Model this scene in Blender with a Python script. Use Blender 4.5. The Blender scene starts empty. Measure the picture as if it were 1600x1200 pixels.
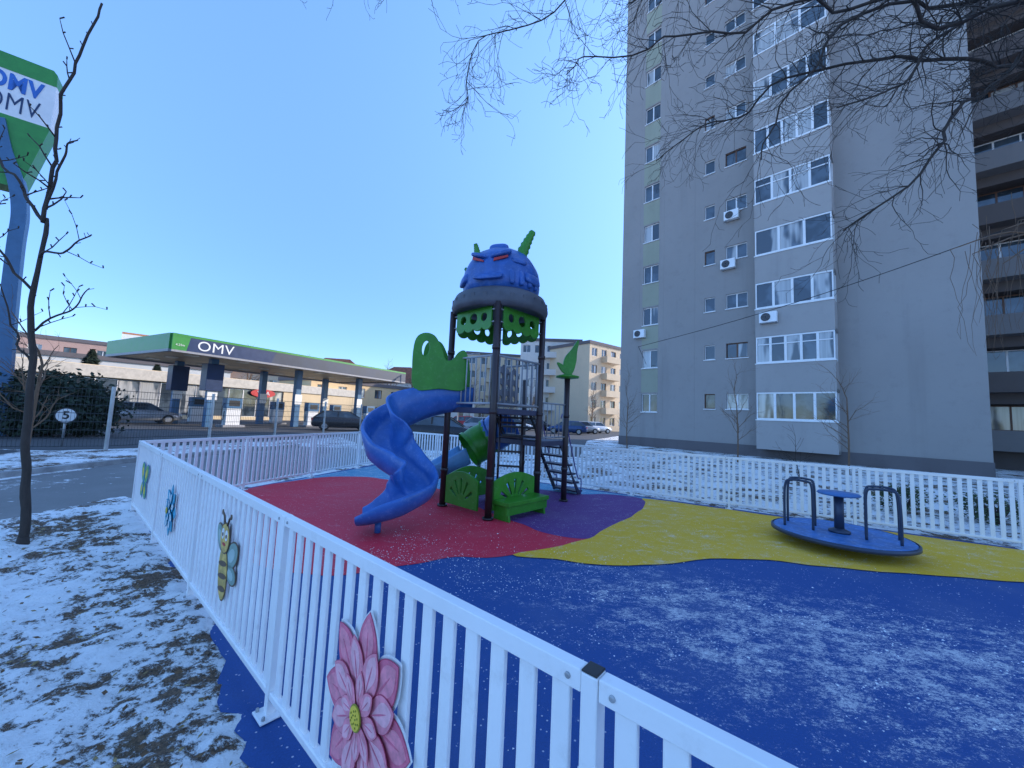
import bpy, math, random
from mathutils import Vector, Matrix, noise
random.seed(11)
V=Vector
scene=bpy.context.scene
COL=scene.collection
# ------------------------------------------------------------------ materials
def new_mat(name):
    m=bpy.data.materials.new(name); m.use_nodes=True
    nt=m.node_tree; b=nt.nodes["Principled BSDF"]
    return m,nt,b
def nd(nt,t,**kw):
    n=nt.nodes.new(t)
    for k,v in kw.items():
        if k.startswith("i_"): n.inputs[k[2:].replace("_"," ")].default_value=v
        else: setattr(n,k,v)
    return n
def c4(c): return (c[0],c[1],c[2],1)
def mixc(nt,fac,a,b,mode='MIX'):
    n=nt.nodes.new("ShaderNodeMix"); n.data_type='RGBA'; n.blend_type=mode
    for s,v in ((0,fac),(6,a),(7,b)):
        if isinstance(v,bpy.types.NodeSocket): nt.links.new(v,n.inputs[s])
        else: n.inputs[s].default_value=v if s==0 else c4(v)
    return n.outputs[2]
def mth(nt,op,a,b=None,c=None,clamp=False):
    n=nt.nodes.new("ShaderNodeMath"); n.operation=op; n.use_clamp=clamp
    for i,v in enumerate((a,b,c)):
        if v is None: continue
        if isinstance(v,bpy.types.NodeSocket): nt.links.new(v,n.inputs[i])
        else: n.inputs[i].default_value=v
    return n.outputs[0]
def sstep(nt,x,a,b):
    n=nt.nodes.new("ShaderNodeMapRange"); n.interpolation_type='SMOOTHSTEP'
    nt.links.new(x,n.inputs[0]); n.inputs[1].default_value=a; n.inputs[2].default_value=b
    return n.outputs[0]
def pos(nt,scale=(1,1,1),rz=0):
    g=nt.nodes.new("ShaderNodeNewGeometry"); m=nt.nodes.new("ShaderNodeMapping")
    m.inputs[3].default_value=scale; m.inputs[2].default_value=(0,0,rz)
    nt.links.new(g.outputs[0],m.inputs[0]); return m.outputs[0]
def nz(nt,vec,scale,detail=6,rough=.6):
    n=nd(nt,"ShaderNodeTexNoise"); n.inputs["Scale"].default_value=scale
    n.inputs["Detail"].default_value=detail; n.inputs["Roughness"].default_value=rough
    nt.links.new(vec,n.inputs["Vector"]); return n.outputs[0]
def bump(nt,b,h,st,dist=.02):
    n=nd(nt,"ShaderNodeBump"); n.inputs["Strength"].default_value=st; n.inputs["Distance"].default_value=dist
    nt.links.new(h,n.inputs["Height"]); nt.links.new(n.outputs[0],b.inputs["Normal"])
_mc={}
def mat(name,col,rough=.55,metal=0,var=.12,scale=3,bs=0,bscale=60,dirt=None,emit=0):
    if name in _mc: return _mc[name]
    m,nt,b=new_mat(name)
    p=pos(nt); f=nz(nt,p,scale,5,.65)
    lo=tuple(x*(1-var) for x in col); hi=tuple(min(1,x*(1+var)) for x in col)
    c=mixc(nt,sstep(nt,f,.3,.7),lo,hi)
    if dirt:
        g=nz(nt,p,scale*4,8,.7); c=mixc(nt,mth(nt,'MULTIPLY',sstep(nt,g,.52,.72),dirt[1]),c,dirt[0])
    nt.links.new(c,b.inputs["Base Color"])
    r=mth(nt,'MULTIPLY_ADD',f,.2,rough-.1); nt.links.new(r,b.inputs["Roughness"])
    b.inputs["Metallic"].default_value=metal
    if bs: bump(nt,b,nz(nt,p,bscale,4,.6),bs,.01)
    _mc[name]=m; return m
SNOWC=(.88,.87,.86)
def rubber(name,col,frost,region=False,amp=.66,med_amt=.75):
    m,nt,b=new_mat(name)
    p=pos(nt)
    gr=nz(nt,p,160,2,.7)
    c=mixc(nt,gr,tuple(x*.65 for x in col),tuple(min(1,x*1.35) for x in col))
    big=nz(nt,p,.9,4,.6)
    c=mixc(nt,mth(nt,'MULTIPLY',sstep(nt,big,.45,.7),.08),c,(.34,.34,.35))
    fine=nz(nt,pos(nt,(1,1.6,1),.35),42,10,.92)
    med=nz(nt,pos(nt,(1,1.5,1),.35),3.6,10,.84)
    v=mth(nt,'ADD',fine,mth(nt,'MULTIPLY_ADD',med,med_amt,-med_amt/2))
    if region:
        sep=nd(nt,"ShaderNodeSeparateXYZ"); nt.links.new(p,sep.inputs[0])
        d=mth(nt,'ADD',mth(nt,'MULTIPLY',sep.outputs[0],.36),sep.outputs[1])
        d=mth(nt,'ABSOLUTE',mth(nt,'SUBTRACT',d,3.75))
        band=mth(nt,'SUBTRACT',1.0,sstep(nt,d,.2,2.1))
        right=sstep(nt,sep.outputs[0],-1.0,1.8)
        v=mth(nt,'ADD',v,mth(nt,'MULTIPLY',mth(nt,'MULTIPLY',band,right),.155))
    hi=sstep(nt,v,.62-frost,.70-frost)
    vo=nd(nt,"ShaderNodeTexVoronoi"); vo.inputs["Scale"].default_value=34; nt.links.new(p,vo.inputs["Vector"])
    crumb=mth(nt,'MULTIPLY',mth(nt,'LESS_THAN',vo.outputs["Distance"],.18),mth(nt,'GREATER_THAN',nz(nt,p,9,4,.7),.53))
    hi=mth(nt,'MAXIMUM',mth(nt,'MULTIPLY',hi,amp),mth(nt,'MULTIPLY',crumb,.5))
    c=mixc(nt,hi,c,SNOWC)
    nt.links.new(c,b.inputs["Base Color"]); b.inputs["Roughness"].default_value=.75
    h=mth(nt,'ADD',mth(nt,'MULTIPLY',gr,.3),hi)
    bump(nt,b,h,.4,.008)
    return m
def snow_ground(name,amount,soil=(.095,.056,.030)):
    m,nt,b=new_mat(name); p=pos(nt)
    fine=nz(nt,p,8,14,.82); med=nz(nt,p,1.2,7,.66); bits=nz(nt,p,70,4,.75)
    v=mth(nt,'ADD',fine,mth(nt,'MULTIPLY_ADD',med,.85,-.425))
    s=sstep(nt,v,.555-amount,.595-amount)
    so=mixc(nt,sstep(nt,bits,.35,.65),tuple(x*.4 for x in soil),tuple(x*2.6 for x in soil))
    so=mixc(nt,sstep(nt,nz(nt,p,4,4,.6),.5,.7),so,(.14,.10,.05))
    sn=mixc(nt,bits,(.86,.85,.84),(.99,.98,.96))
    sn=mixc(nt,mth(nt,'MULTIPLY',sstep(nt,nz(nt,p,34,8,.82),.57,.65),.55),sn,(.24,.17,.11))
    nt.links.new(mixc(nt,s,so,sn),b.inputs["Base Color"]); b.inputs["Roughness"].default_value=.7
    h=mth(nt,'ADD',mth(nt,'MULTIPLY',s,1.0),mth(nt,'MULTIPLY',bits,.8))
    bump(nt,b,h,.8,.03)
    return m
def stucco(name,col,streak=.5):
    m,nt,b=new_mat(name); p=pos(nt)
    f=nz(nt,p,.22,6,.6); st=nz(nt,pos(nt,(.8,.8,.07)),1.0,4,.6)
    c=mixc(nt,f,tuple(x*.84 for x in col),tuple(x*1.13 for x in col))
    c=mixc(nt,mth(nt,'MULTIPLY',sstep(nt,st,.52,.8),streak),c,tuple(x*.6 for x in col))
    c=mixc(nt,mth(nt,'MULTIPLY',sstep(nt,nz(nt,p,2.2,9,.72),.5,.8),.32),c,tuple(x*.55 for x in col))
    nt.links.new(c,b.inputs["Base Color"]); b.inputs["Roughness"].default_value=.9
    bump(nt,b,nz(nt,p,40,4,.6),.3,.01)
    return m
def asphalt(name,col,snow):
    m,nt,b=new_mat(name); p=pos(nt)
    g=nz(nt,p,90,3,.7); c=mixc(nt,g,tuple(x*.6 for x in col),tuple(x*1.5 for x in col))
    c=mixc(nt,mth(nt,'MULTIPLY',sstep(nt,nz(nt,p,.7,5,.6),.4,.7),.35),c,tuple(min(1,x*1.7) for x in col))
    s=sstep(nt,mth(nt,'ADD',nz(nt,p,3,10,.78),mth(nt,'MULTIPLY_ADD',nz(nt,p,.5,3,.5),.5,-.25)),.64-snow,.70-snow)
    c=mixc(nt,mth(nt,'MULTIPLY',s,.85),c,SNOWC)
    nt.links.new(c,b.inputs["Base Color"]); b.inputs["Roughness"].default_value=.8
    bump(nt,b,mth(nt,'ADD',g,s),.4,.01)
    return m
def glassmat(name,col=(.03,.04,.05),rough=.06,curtain=None):
    m,nt,b=new_mat(name); p=pos(nt)
    f=nz(nt,p,.9,3,.5)
    c=mixc(nt,sstep(nt,f,.45,.6),col,tuple(x*2.5 for x in col))
    if curtain:
        w_=nz(nt,pos(nt,(1,1,.02)),9,2,.5)
        cc=mixc(nt,w_,tuple(x*.45 for x in curtain),tuple(x*1.25 for x in curtain))
        c=mixc(nt,sstep(nt,nz(nt,pos(nt,(1,1,.25)),1.3,2,.5),.42,.5),c,cc)
    nt.links.new(c,b.inputs["Base Color"])
    b.inputs["Roughness"].default_value=rough; b.inputs["Specular IOR Level"].default_value=.9
    return m
def bark(name,col):
    m,nt,b=new_mat(name)
    f=nz(nt,pos(nt,(1,1,.25)),35,6,.7)
    nt.links.new(mixc(nt,f,tuple(x*.5 for x in col),tuple(x*1.6 for x in col)),b.inputs["Base Color"])
    b.inputs["Roughness"].default_value=.9; bump(nt,b,f,.6,.01); return m

M_WHITE=mat("white_paint",(.88,.87,.86),.36,var=.04,scale=2,dirt=((.48,.45,.42),.25),bs=.05,bscale=90)
M_BLACK=mat("black_plastic",(.02,.02,.022),.5)
M_STEEL=mat("galvanised_steel",(.42,.43,.44),.45,.6)
M_POST=mat("dark_brown_post_paint",(.040,.024,.025),.38,var=.2)
M_GREEN=mat("green_plastic",(.040,.24,.015),.4,var=.12,scale=4,dirt=((.3,.4,.3),.15))
M_BLUE=mat("blue_plastic",(.035,.135,.42),.33,var=.12,scale=4,dirt=((.35,.42,.58),.22))
M_DOME=mat("dome_blue_plastic",(.03,.11,.37),.38,var=.15,scale=5,dirt=((.3,.38,.55),.25))
M_PURP=mat("purple_paint",(.10,.08,.26),.4)
M_NAVY=mat("dark_navy_paint",(.03,.03,.06),.45)
M_RED=mat("red_paint",(.50,.03,.03),.45)
M_SKIRT=mat("grey_roof_skirt",(.085,.085,.10),.55,var=.2)
M_DARKM=mat("dark_anodised_steel",(.04,.055,.09),.4,.3)
M_GREYP=mat("grey_plastic",(.28,.28,.30),.5)
M_PINK=mat("pink_print",(.82,.27,.34),.5,var=.2,scale=25)
M_PINK2=mat("deep_pink_print",(.72,.16,.25),.5,var=.2,scale=25)
M_PINKL=mat("light_pink_print",(.90,.44,.49),.5,var=.15,scale=25)
M_OUTL=mat("magenta_outline",(.54,.07,.15),.5)
M_YEL=mat("yellow_print",(.82,.60,.06),.5)
M_CYAN=mat("cyan_print",(.05,.38,.55),.5,var=.2,scale=25)
M_CYAND=mat("deep_cyan_print",(.03,.22,.38),.5,var=.2,scale=25)
M_PGREEN=mat("green_print",(.16,.40,.12),.5,var=.2,scale=25)
M_OMVG=mat("station_green",(.04,.26,.05),.4,var=.08)
M_OMVB=mat("station_blue",(.014,.038,.110),.4,var=.1)
M_FGREY=mat("fascia_dark_blue_grey",(.028,.043,.078),.5,var=.2,scale=.8)
M_PYB=mat("pylon_blue",(.055,.15,.28),.4,var=.1)
M_WALLW=stucco("white_render",(.66,.64,.60),.25)
M_CREAM=stucco("cream_render",(.66,.52,.36),.25)
M_PANELG=stucco("pale_green_panel",(.36,.36,.27),.3)
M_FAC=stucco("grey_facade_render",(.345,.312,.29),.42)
M_FACB=stucco("balcony_parapet_render",(.40,.365,.34),.55)
M_FACD=stucco("dark_plinth_render",(.15,.13,.13),.5)
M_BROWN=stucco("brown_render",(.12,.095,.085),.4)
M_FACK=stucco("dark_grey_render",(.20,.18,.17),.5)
M_GLASS=glassmat("window_glass")
M_CURT=glassmat("curtained_glass",(.05,.06,.07),.07,(.50,.49,.47))
M_FRAME=mat("window_frame_white",(.84,.82,.80),.4,var=.04)
M_FRAMEB=mat("window_frame_brown",(.14,.06,.03),.5)
M_BARK=bark("bark",(.050,.037,.030)); M_BARKL=bark("light_bark",(.17,.10,.06))
M_ROOF=mat("roof_tiles",(.20,.07,.04),.8,var=.3,scale=2,bs=.5,bscale=8)
M_LEAF=mat("dark_evergreen",(.02,.035,.02),.8,var=.6,scale=6)
M_HEDGE=mat("hedge_leaf",(.05,.08,.03),.8,var=.6,scale=9)
M_TYRE=mat("tyre",(.015,.015,.015),.8); M_RIM=mat("wheel_rim",(.35,.36,.38),.35,.7)
M_LAMP=mat("headlight_glass",(.6,.62,.65),.15)
M_SIGNW=mat("sign_white",(.80,.79,.78),.4,var=.04)

# ------------------------------------------------------------------ mesh builder
class MB:
    def __init__(s): s.v=[];s.f=[];s.m=[];s.s=[]
    def add(s,vs,fs,mi=0,sm=False):
        o=len(s.v); s.v+= [V(p) for p in vs]
        for f in fs: s.f.append(tuple(i+o for i in f)); s.m.append(mi); s.s.append(sm)
        return s
    def hull(s,c,ax,ay,az,mi=0):
        c=V(c);ax=V(ax);ay=V(ay);az=V(az)
        vs=[c+a*ax+b*ay+d*az for d in(-1,1) for a,b in((-1,-1),(1,-1),(1,1),(-1,1))]
        return s.add(vs,[(3,2,1,0),(4,5,6,7),(0,1,5,4),(1,2,6,5),(2,3,7,6),(3,0,4,7)],mi)
    def box(s,c,d,mi=0,rz=0):
        a=math.cos(rz);b=math.sin(rz)
        return s.hull(c,(a*d[0]/2,b*d[0]/2,0),(-b*d[1]/2,a*d[1]/2,0),(0,0,d[2]/2),mi)
    def bx(s,x0,x1,y0,y1,z0,z1,mi=0):
        return s.box(((x0+x1)/2,(y0+y1)/2,(z0+z1)/2),(x1-x0,y1-y0,z1-z0),mi)
    def extr(s,pts,off,mi=0):
        n=len(pts); pts=[V(p) for p in pts]; off=V(off)
        return s.add(pts+[p+off for p in pts],[tuple(range(n-1,-1,-1)),tuple(range(n,2*n))]+[(i,(i+1)%n,n+(i+1)%n,n+i) for i in range(n)],mi)
    def tube(s,path,r,n=8,mi=0,caps=True,closed=False):
        path=[V(p) for p in path]; k=len(path)
        rs=r if isinstance(r,(list,tuple)) else [r]*k
        vs=[];up=None
        for i,p in enumerate(path):
            if closed: t=path[(i+1)%k]-path[i-1]
            else: t=path[min(i+1,k-1)]-path[max(i-1,0)]
            if t.length<1e-9: t=V((0,0,1))
            t.normalize()
            if up is None:
                up=t.orthogonal().normalized()
            else:
                up=(up-t*up.dot(t))
                up=up.normalized() if up.length>1e-6 else t.orthogonal().normalized()
            w=t.cross(up)
            for j in range(n):
                a=2*math.pi*j/n; vs.append(p+(up*math.cos(a)+w*math.sin(a))*rs[i])
        fs=[]
        for i in range(k if closed else k-1):
            for j in range(n):
                a=i*n+j;b=i*n+(j+1)%n;i2=(i+1)%k
                fs.append((a,b,i2*n+(j+1)%n,i2*n+j))
        s.add(vs,fs,mi,True)
        if caps and not closed:
            o=len(s.v)-len(vs)
            s.f.append(tuple(o+j for j in range(n-1,-1,-1)));s.m.append(mi);s.s.append(False)
            s.f.append(tuple(o+(k-1)*n+j for j in range(n)));s.m.append(mi);s.s.append(False)
        return s
    def cyl(s,p0,p1,r0,r1=None,n=16,mi=0): return s.tube([p0,p1],[r0,r0 if r1 is None else r1],n,mi)
    def lathe(s,prof,c=(0,0,0),n=24,mi=0,M=None,sm=True):
        c=V(c);vs=[];fs=[]
        for r,z in prof:
            for j in range(n):
                a=2*math.pi*j/n; p=V((r*math.cos(a),r*math.sin(a),z))
                if M: p=M@p
                vs.append(c+p)
        for i in range(len(prof)-1):
            for j in range(n):
                fs.append((i*n+j,i*n+(j+1)%n,(i+1)*n+(j+1)%n,(i+1)*n+j))
        return s.add(vs,fs,mi,sm)
    def shape(s,loops,depth,M,mi=0,bev=0):
        cu=bpy.data.curves.new("tmp",'CURVE'); cu.dimensions='2D'; cu.fill_mode='BOTH'
        cu.extrude=depth/2; cu.bevel_depth=bev
        for lp in loops:
            sp=cu.splines.new('POLY'); sp.points.add(len(lp)-1); sp.use_cyclic_u=True
            for q,(x,y) in zip(sp.points,lp): q.co=(x,y,0,1)
        return s._take(cu,M,mi)
    def text(s,body,size,M,mi=0,depth=.01,align='CENTER',xs=1.0,bold=0):
        cu=bpy.data.curves.new("tmp",'FONT'); cu.body=body; cu.size=size; cu.extrude=depth/2
        cu.align_x=align; cu.align_y='CENTER'; cu.offset=bold; cu.space_character=1.05
        return s._take(cu,M@Matrix.Diagonal((xs,1,1,1)),mi)
    def _take(s,cu,M,mi):
        o=bpy.data.objects.new("tmp",cu); COL.objects.link(o)
        dg=bpy.context.evaluated_depsgraph_get(); me=bpy.data.meshes.new_from_object(o.evaluated_get(dg))
        s.add([M@v.co for v in me.vertices],[tuple(p.vertices) for p in me.polygons],mi)
        bpy.data.objects.remove(o); bpy.data.curves.remove(cu); bpy.data.meshes.remove(me)
        return s
ORG={}
def finish(mb,name,mats,parent=None,origin=(0,0,0),bevel=0,bseg=2,**props):
    if not isinstance(mats,(list,tuple)): mats=[mats]
    me=bpy.data.meshes.new(name)
    po=ORG.get(parent.name,V((0,0,0))) if parent else V(origin)
    me.from_pydata([v-po for v in mb.v],[],mb.f)
    for m in mats: me.materials.append(m)
    me.polygons.foreach_set("material_index",mb.m); me.polygons.foreach_set("use_smooth",mb.s)
    me.update()
    o=bpy.data.objects.new(name,me); COL.objects.link(o)
    if parent: o.parent=parent
    else: o.location=origin
    ORG[o.name]=po
    if bevel:
        b=o.modifiers.new("bevel",'BEVEL'); b.width=bevel; b.segments=bseg; b.limit_method='ANGLE'; b.harden_normals=False
    for k,v in props.items(): o[k]=v
    return o
def thing(name,origin,label,category,group=None):
    e=bpy.data.objects.new(name,None); COL.objects.link(e); e.location=origin; e.empty_display_size=.2
    ORG[e.name]=V(origin); e["label"]=label; e["category"]=category
    if group: e["group"]=group
    return e
def move(e,loc,rz=0,sc=1):
    e.location=loc; e.rotation_euler=(0,0,rz); e.scale=(sc,sc,sc)
def dup(e,loc,rz=0,sc=1,label=None):
    n=e.copy(); COL.objects.link(n); n.location=loc; n.rotation_euler=(0,0,rz); n.scale=(sc,sc,sc)
    if label: n["label"]=label
    def rec(a,b):
        for ch in [c for c in a.children]:
            k=ch.copy(); COL.objects.link(k); k.parent=b; rec(ch,k)
    rec(e,n); return n
def smooth(pts,k=6,closed=False):
    out=[];n=len(pts); P=[V(p) for p in pts]
    for i in range(n if closed else n-1):
        if closed: a,b,c,d=P[i-1],P[i],P[(i+1)%n],P[(i+2)%n]
        else: a,b,c,d=P[max(i-1,0)],P[i],P[i+1],P[min(i+2,n-1)]
        for j in range(k):
            t=j/k
            out.append(.5*((2*b)+(c-a)*t+(2*a-5*b+4*c-d)*t*t+(3*b-a-3*c+d)*t**3))
    if not closed: out.append(P[-1])
    return out
def frameM(o,x,y,z):
    o=V(o);x=V(x).normalized();y=V(y).normalized();z=V(z).normalized()
    M=Matrix.Identity(4)
    for i in range(3):
        M[i][0]=x[i];M[i][1]=y[i];M[i][2]=z[i];M[i][3]=o[i]
    return M

# ------------------------------------------------------------------ camera, light, world
th=math.atan(.045); pt=math.atan(52/600)
cam=bpy.data.cameras.new("camera"); co=bpy.data.objects.new("camera",cam); COL.objects.link(co)
cam.lens=13.5; cam.sensor_width=36; cam.clip_end=3000; cam.clip_start=.02
co.matrix_world=Matrix.Translation((0,0,1.55))@Matrix.Rotation(math.pi/2+pt,4,'X')@Matrix.Rotation(th,4,'Z')
scene.camera=co
AZ=math.radians(68); EL=math.radians(23)
w=bpy.data.worlds.new("World"); scene.world=w; w.use_nodes=True
wn=w.node_tree
bg=wn.nodes["Background"]; sk=wn.nodes.new("ShaderNodeTexSky")
sk.sky_type='NISHITA'; sk.sun_disc=False; sk.sun_elevation=EL; sk.sun_rotation=AZ
sk.air_density=1.0; sk.dust_density=.35; sk.ozone_density=1.3
hs=wn.nodes.new("ShaderNodeHueSaturation"); hs.inputs["Saturation"].default_value=1.24
wn.links.new(sk.outputs[0],hs.inputs["Color"])
# clear winter air: keep the horizon band bluer and less bright
tc=wn.nodes.new("ShaderNodeTexCoord"); sp_=wn.nodes.new("ShaderNodeSeparateXYZ"); wn.links.new(tc.outputs["Generated"],sp_.inputs[0])
hz=sstep(wn,sp_.outputs[2],.0,.92)
tint=mixc(wn,hz,(.26,.35,.56),(1.22,1.02,1.0))
wn.links.new(mixc(wn,1.0,hs.outputs[0],tint,'MULTIPLY'),bg.inputs[0]); bg.inputs[1].default_value=.56
sd=V((math.sin(AZ)*math.cos(EL),math.cos(AZ)*math.cos(EL),math.sin(EL)))
sun=bpy.data.lights.new("sun",'SUN'); so=bpy.data.objects.new("sun",sun); COL.objects.link(so)
sun.energy=5.0; sun.angle=math.radians(.5); sun.color=(1,.90,.76)
so.rotation_euler=(-sd).to_track_quat('-Z','Y').to_euler(); so.location=(30,10,40)
scene.view_settings.view_transform='Standard'; scene.view_settings.look='None'
scene.view_settings.exposure=0

# ------------------------------------------------------------------ ground
C1=V((-5.2,5.5,0)); F0=V((.20,.93,0)); FD=(C1-F0).normalized(); FN=V((-FD.y,FD.x,0))
if FN.dot(V((-1,-1,0)))<0: FN=-FN
C2=V((-3.6,12.0,0)); BD=V((.861,-.508,0)).normalized()
def rng(a,b,s): 
    n=max(1,int(round((b-a)/s))); return [a+(b-a)*i/n for i in range(n)]
xs=[-900,-300,-120,-60,-30,-15]+rng(-10,-7,.25)+rng(-7,.6,.035)+rng(.6,4,.4)+[4,8,15,30,60,120,300,900]
ys=[-900,-300,-100,-30,-10]+rng(-3,.4,.3)+rng(.4,7,.035)+rng(7,14,.3)+[14,20,30,60,120,300,900,1600]
g=MB(); vs=[]
def edge_off(t): 
    p=F0+FD*t
    base=.09+.07*max(0,1-abs(t-1.3)/1.3)-.13*max(0,min(1,(t-2.2)/1.0))
    return base+.09*noise.noise(p*2.1)+.06*noise.noise(p*7)
for y in ys:
    for x in xs:
        z=0
        if -7.2<x<1 and -1<y<7.5:
            q=V((x,y,0))-F0; d=q.dot(FN); t=q.dot(FD)
            a=max(0,min(1,(d-edge_off(t)+.03)/.10))*max(0,min(1,(7.2-y)/.5))*max(0,min(1,(x+6.3)/.5))
            if a>0:
                n1=noise.fractal(V((x*1.3,y*1.3,0)),1,2,3)*.02
                n2=noise.fractal(V((x*7,y*7,3)),.7,2,6)*.026
                z=a*max(.004,.028+n1+n2)
        vs.append((x,y,z))
nx=len(xs)
g.add(vs,[(j*nx+i,j*nx+i+1,(j+1)*nx+i+1,(j+1)*nx+i) for j in range(len(ys)-1) for i in range(nx-1)],0,True)
finish(g,"ground",snow_ground("snowy_soil",.115),kind="structure")
def sheet(name,pts,z,m,k=0,wob=0,**kw):
    P=[V((p[0],p[1],0)) for p in pts]
    if k: P=smooth(P,k,True)
    P=[p+V((noise.noise(p*2.3)*wob,noise.noise(p*2.3+V((9,9,9)))*wob,0)) for p in P]
    mb=MB(); mb.shape([[(p.x,p.y) for p in P]],.0,Matrix.Translation((0,0,z)))
    return finish(mb,name,m,kind="structure",**kw)
ASP=asphalt("road_asphalt",(.06,.06,.062),-.05); PATHM=asphalt("concrete_path",(.18,.17,.16),.03)
sheet("road",[(-60,8.0),(-13.2,11.2),(-12.2,12.6),(-9.6,22),(-6,16.5),(3.0,16.5),(6,30),(20,60),(60,200),(-60,200)],.004,ASP)
sheet("parking_road",[(-60,-20),(-16,-20),(-12.8,9.5),(-13.6,11.0),(-60,7.6)],.006,ASP)
sheet("path",[(-10.2,-6),(-6.6,-6),(-6.1,4.0),(-5.75,6.1),(-5.0,9.0),(-4.0,14.5),(-8.2,15.5),(-9.35,9.5),(-9.2,7)],.005,PATHM,wob=.25,k=6)
kb=MB()
for a,b in (((-9.45,7.0),(-9.5,9.5)),((-9.5,9.5),(-8.4,15.5)),((-10.4,-6),(-9.45,7.0))):
    a=V((*a,0));b=V((*b,0));d=(b-a);L=d.length;d.normalize();n=V((-d.y,d.x,0))
    kb.hull((a+b)/2+V((0,0,.05)),d*L/2,n*.07,(0,0,.06))
finish(kb,"kerb",mat("concrete_kerb",(.3,.3,.3),.8,var=.3),kind="structure",bevel=.01)
Fend=F0-FD*3.5
fp=[]
for i in range(0,121):
    t=-3.5+10.9*i/120; fp.append(F0+FD*t+FN*edge_off(t))
BE=C2+BD*19
base=[(p.x,p.y) for p in fp]+[(C1.x-.1,C1.y+.1),(C2.x-.1,C2.y+.15),(BE.x,BE.y+.1),(BE.x,-3),(Fend.x,-3)]
sheet("playground_surface",base,.010,rubber("blue_rubber",(.014,.072,.26),-.02,True))
sheet("turquoise_playground_surface",[(-5.0,6.6),(-4.0,7.2),(-1,6.5),(2.3,7.0),(3.1,8.0),(1.4,9.0),(-1.2,10.55),(-3.55,11.9),(-4.3,9.3)],.0125,rubber("turquoise_rubber",(.09,.32,.50),.10),k=0)
sheet("red_playground_surface",[(-5.0,6.35),(-4.55,8.1),(-4.0,8.9),(-3.3,9.1),(-2.35,8.7),(-1.17,7.9),(-.4,7.2),(.4,6.4),(1.0,5.6),(1.2,5.2),(.8,4.8),(.09,4.44),(-.19,4.36),(-.6,4.3),(-.97,4.05),(-1.5,3.75),(-2.4,3.9),(-3.5,4.75),(-4.6,5.6)],.015,rubber("red_rubber",(.72,.022,.055),.02),k=5,wob=.08)
sheet("purple_playground_surface",[(-1.17,7.9),(-.57,6.8),(0,5.98),(.52,5.4),(.92,5.15),(1.2,5.29),(1.5,5.78),(2.02,6.4),(2.49,7.15),(2.8,7.9),(2.3,8.3),(1.4,8.2),(.3,8.6)],.0175,rubber("purple_rubber",(.13,.035,.19),.03),k=5,wob=.05)
sheet("yellow_playground_surface",[(.09,4.44),(.58,4.38),(1.01,4.27),(1.7,4.35),(2.4,4.62),(3.09,4.64),(3.66,4.52),(4.38,4.44),(5.01,4.37),(5.66,4.32),(7,4.15),(9.2,3.6),(9.6,4.0),(8.2,4.95),(6.5,5.95),(4.6,7.05),(2.95,8.0),(2.72,7.7),(2.49,7.15),(2.02,6.4),(1.5,5.78),(1.2,5.29),(.71,4.84)],.020,rubber("yellow_rubber",(1.0,.45,.008),.075,amp=.42,med_amt=.9),k=4,wob=.05)
mb=MB(); cnt=0
while cnt<2600:
    x=random.uniform(-1.5,6.5); y=random.uniform(1.4,6.6)
    dd=abs(.36*x+y-3.85)
    if random.random()>max(.04,1-dd/1.3) or noise.noise(V((x*2,y*2,0)))<-.05: continue
    if (V((x,y,0))-F0).dot(FN)>-.15: continue
    s=random.uniform(.003,.008)*(1 if random.random()<.93 else 1.8); a=random.uniform(0,6.28); z=.022 if (y>4.0) else .0105
    P=[V((x+s*math.cos(a+k*2.1)*random.uniform(.6,1.3),y+s*math.sin(a+k*2.1)*random.uniform(.6,1.3),z)) for k in range(3)]
    mb.add(P+[V((x,y,z+s*.6))],[(0,1,3),(1,2,3),(2,0,3)]); cnt+=1
finish(mb,"ice_crumbs",mat("ice",(.80,.82,.85),.4),kind="stuff")

# ------------------------------------------------------------------ picket fences
def fence_run(name,P,Q,npan,label,start_post=True,end_post=True,capfirst=None,pitch=.098):
    P=V(P);Q=V(Q);d=(Q-P);L=d.length;d.normalize();n=V((-d.y,d.x,0))
    e=thing(name,P,label,"fence","white fences around the playground")
    pl=L/npan
    for i in range(npan):
        a=P+d*(pl*i); mb=MB()
        m=int((pl-.08)/pitch)
        st=(pl-.06)/m
        for j in range(m):
            c=a+d*(.03+st*(j+.5))
            mb.hull(c+V((0,0,.525)),d*.025,n*.0085,(0,0,.43))
        pan=finish(mb,"fence_panel",M_WHITE,e,bevel=.004)
        for z,h,nm in ((.965,.028,"top_rail"),(.12,.022,"bottom_rail")):
            r=MB(); r.hull(a+d*(pl/2)+V((0,0,z)),d*(pl/2-.022),n*.019,(0,0,h-.004))
            if nm=="top_rail":
                for k in (-1,1):
                    c=a+d*(pl/2+k*(pl/2-.055))+V((0,0,z))
                    r.cyl(c-n*.024,c+n*.024,.008,n=8,mi=1)
            finish(r,nm,[M_WHITE,M_STEEL],pan,bevel=.007,bseg=3)
    for i in range(npan+1):
        if (i==0 and not start_post) or (i==npan and not end_post): continue
        c=P+d*(pl*i); mb=MB()
        mb.hull(c+V((0,0,.4995)),d*.0205,n*.0225,(0,0,.4895))
        mb.hull(c+V((0,0,.022)),d*.06,n*.06,(0,0,.006))
        for sx in(-1,1):
            for sy in (-1,1): mb.cyl(c+d*sx*.042+n*sy*.042+V((0,0,.02)),c+d*sx*.042+n*sy*.042+V((0,0,.045)),.009,n=6,mi=1)
        po=finish(mb,"fence_post",[M_WHITE,M_STEEL],e,bevel=.004)
        if capfirst is not None and i==capfirst:
            k=MB(); k.hull(c+V((0,0,.9915)),d*.0195,n*.0215,(0,0,.0025)); finish(k,"post_cap",M_BLACK,po,bevel=.002)
    return e
fence_run("picket_fence",F0-FD*1.79,C1,5,"white steel picket fence with printed flower and bee plaques",capfirst=1)
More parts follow.
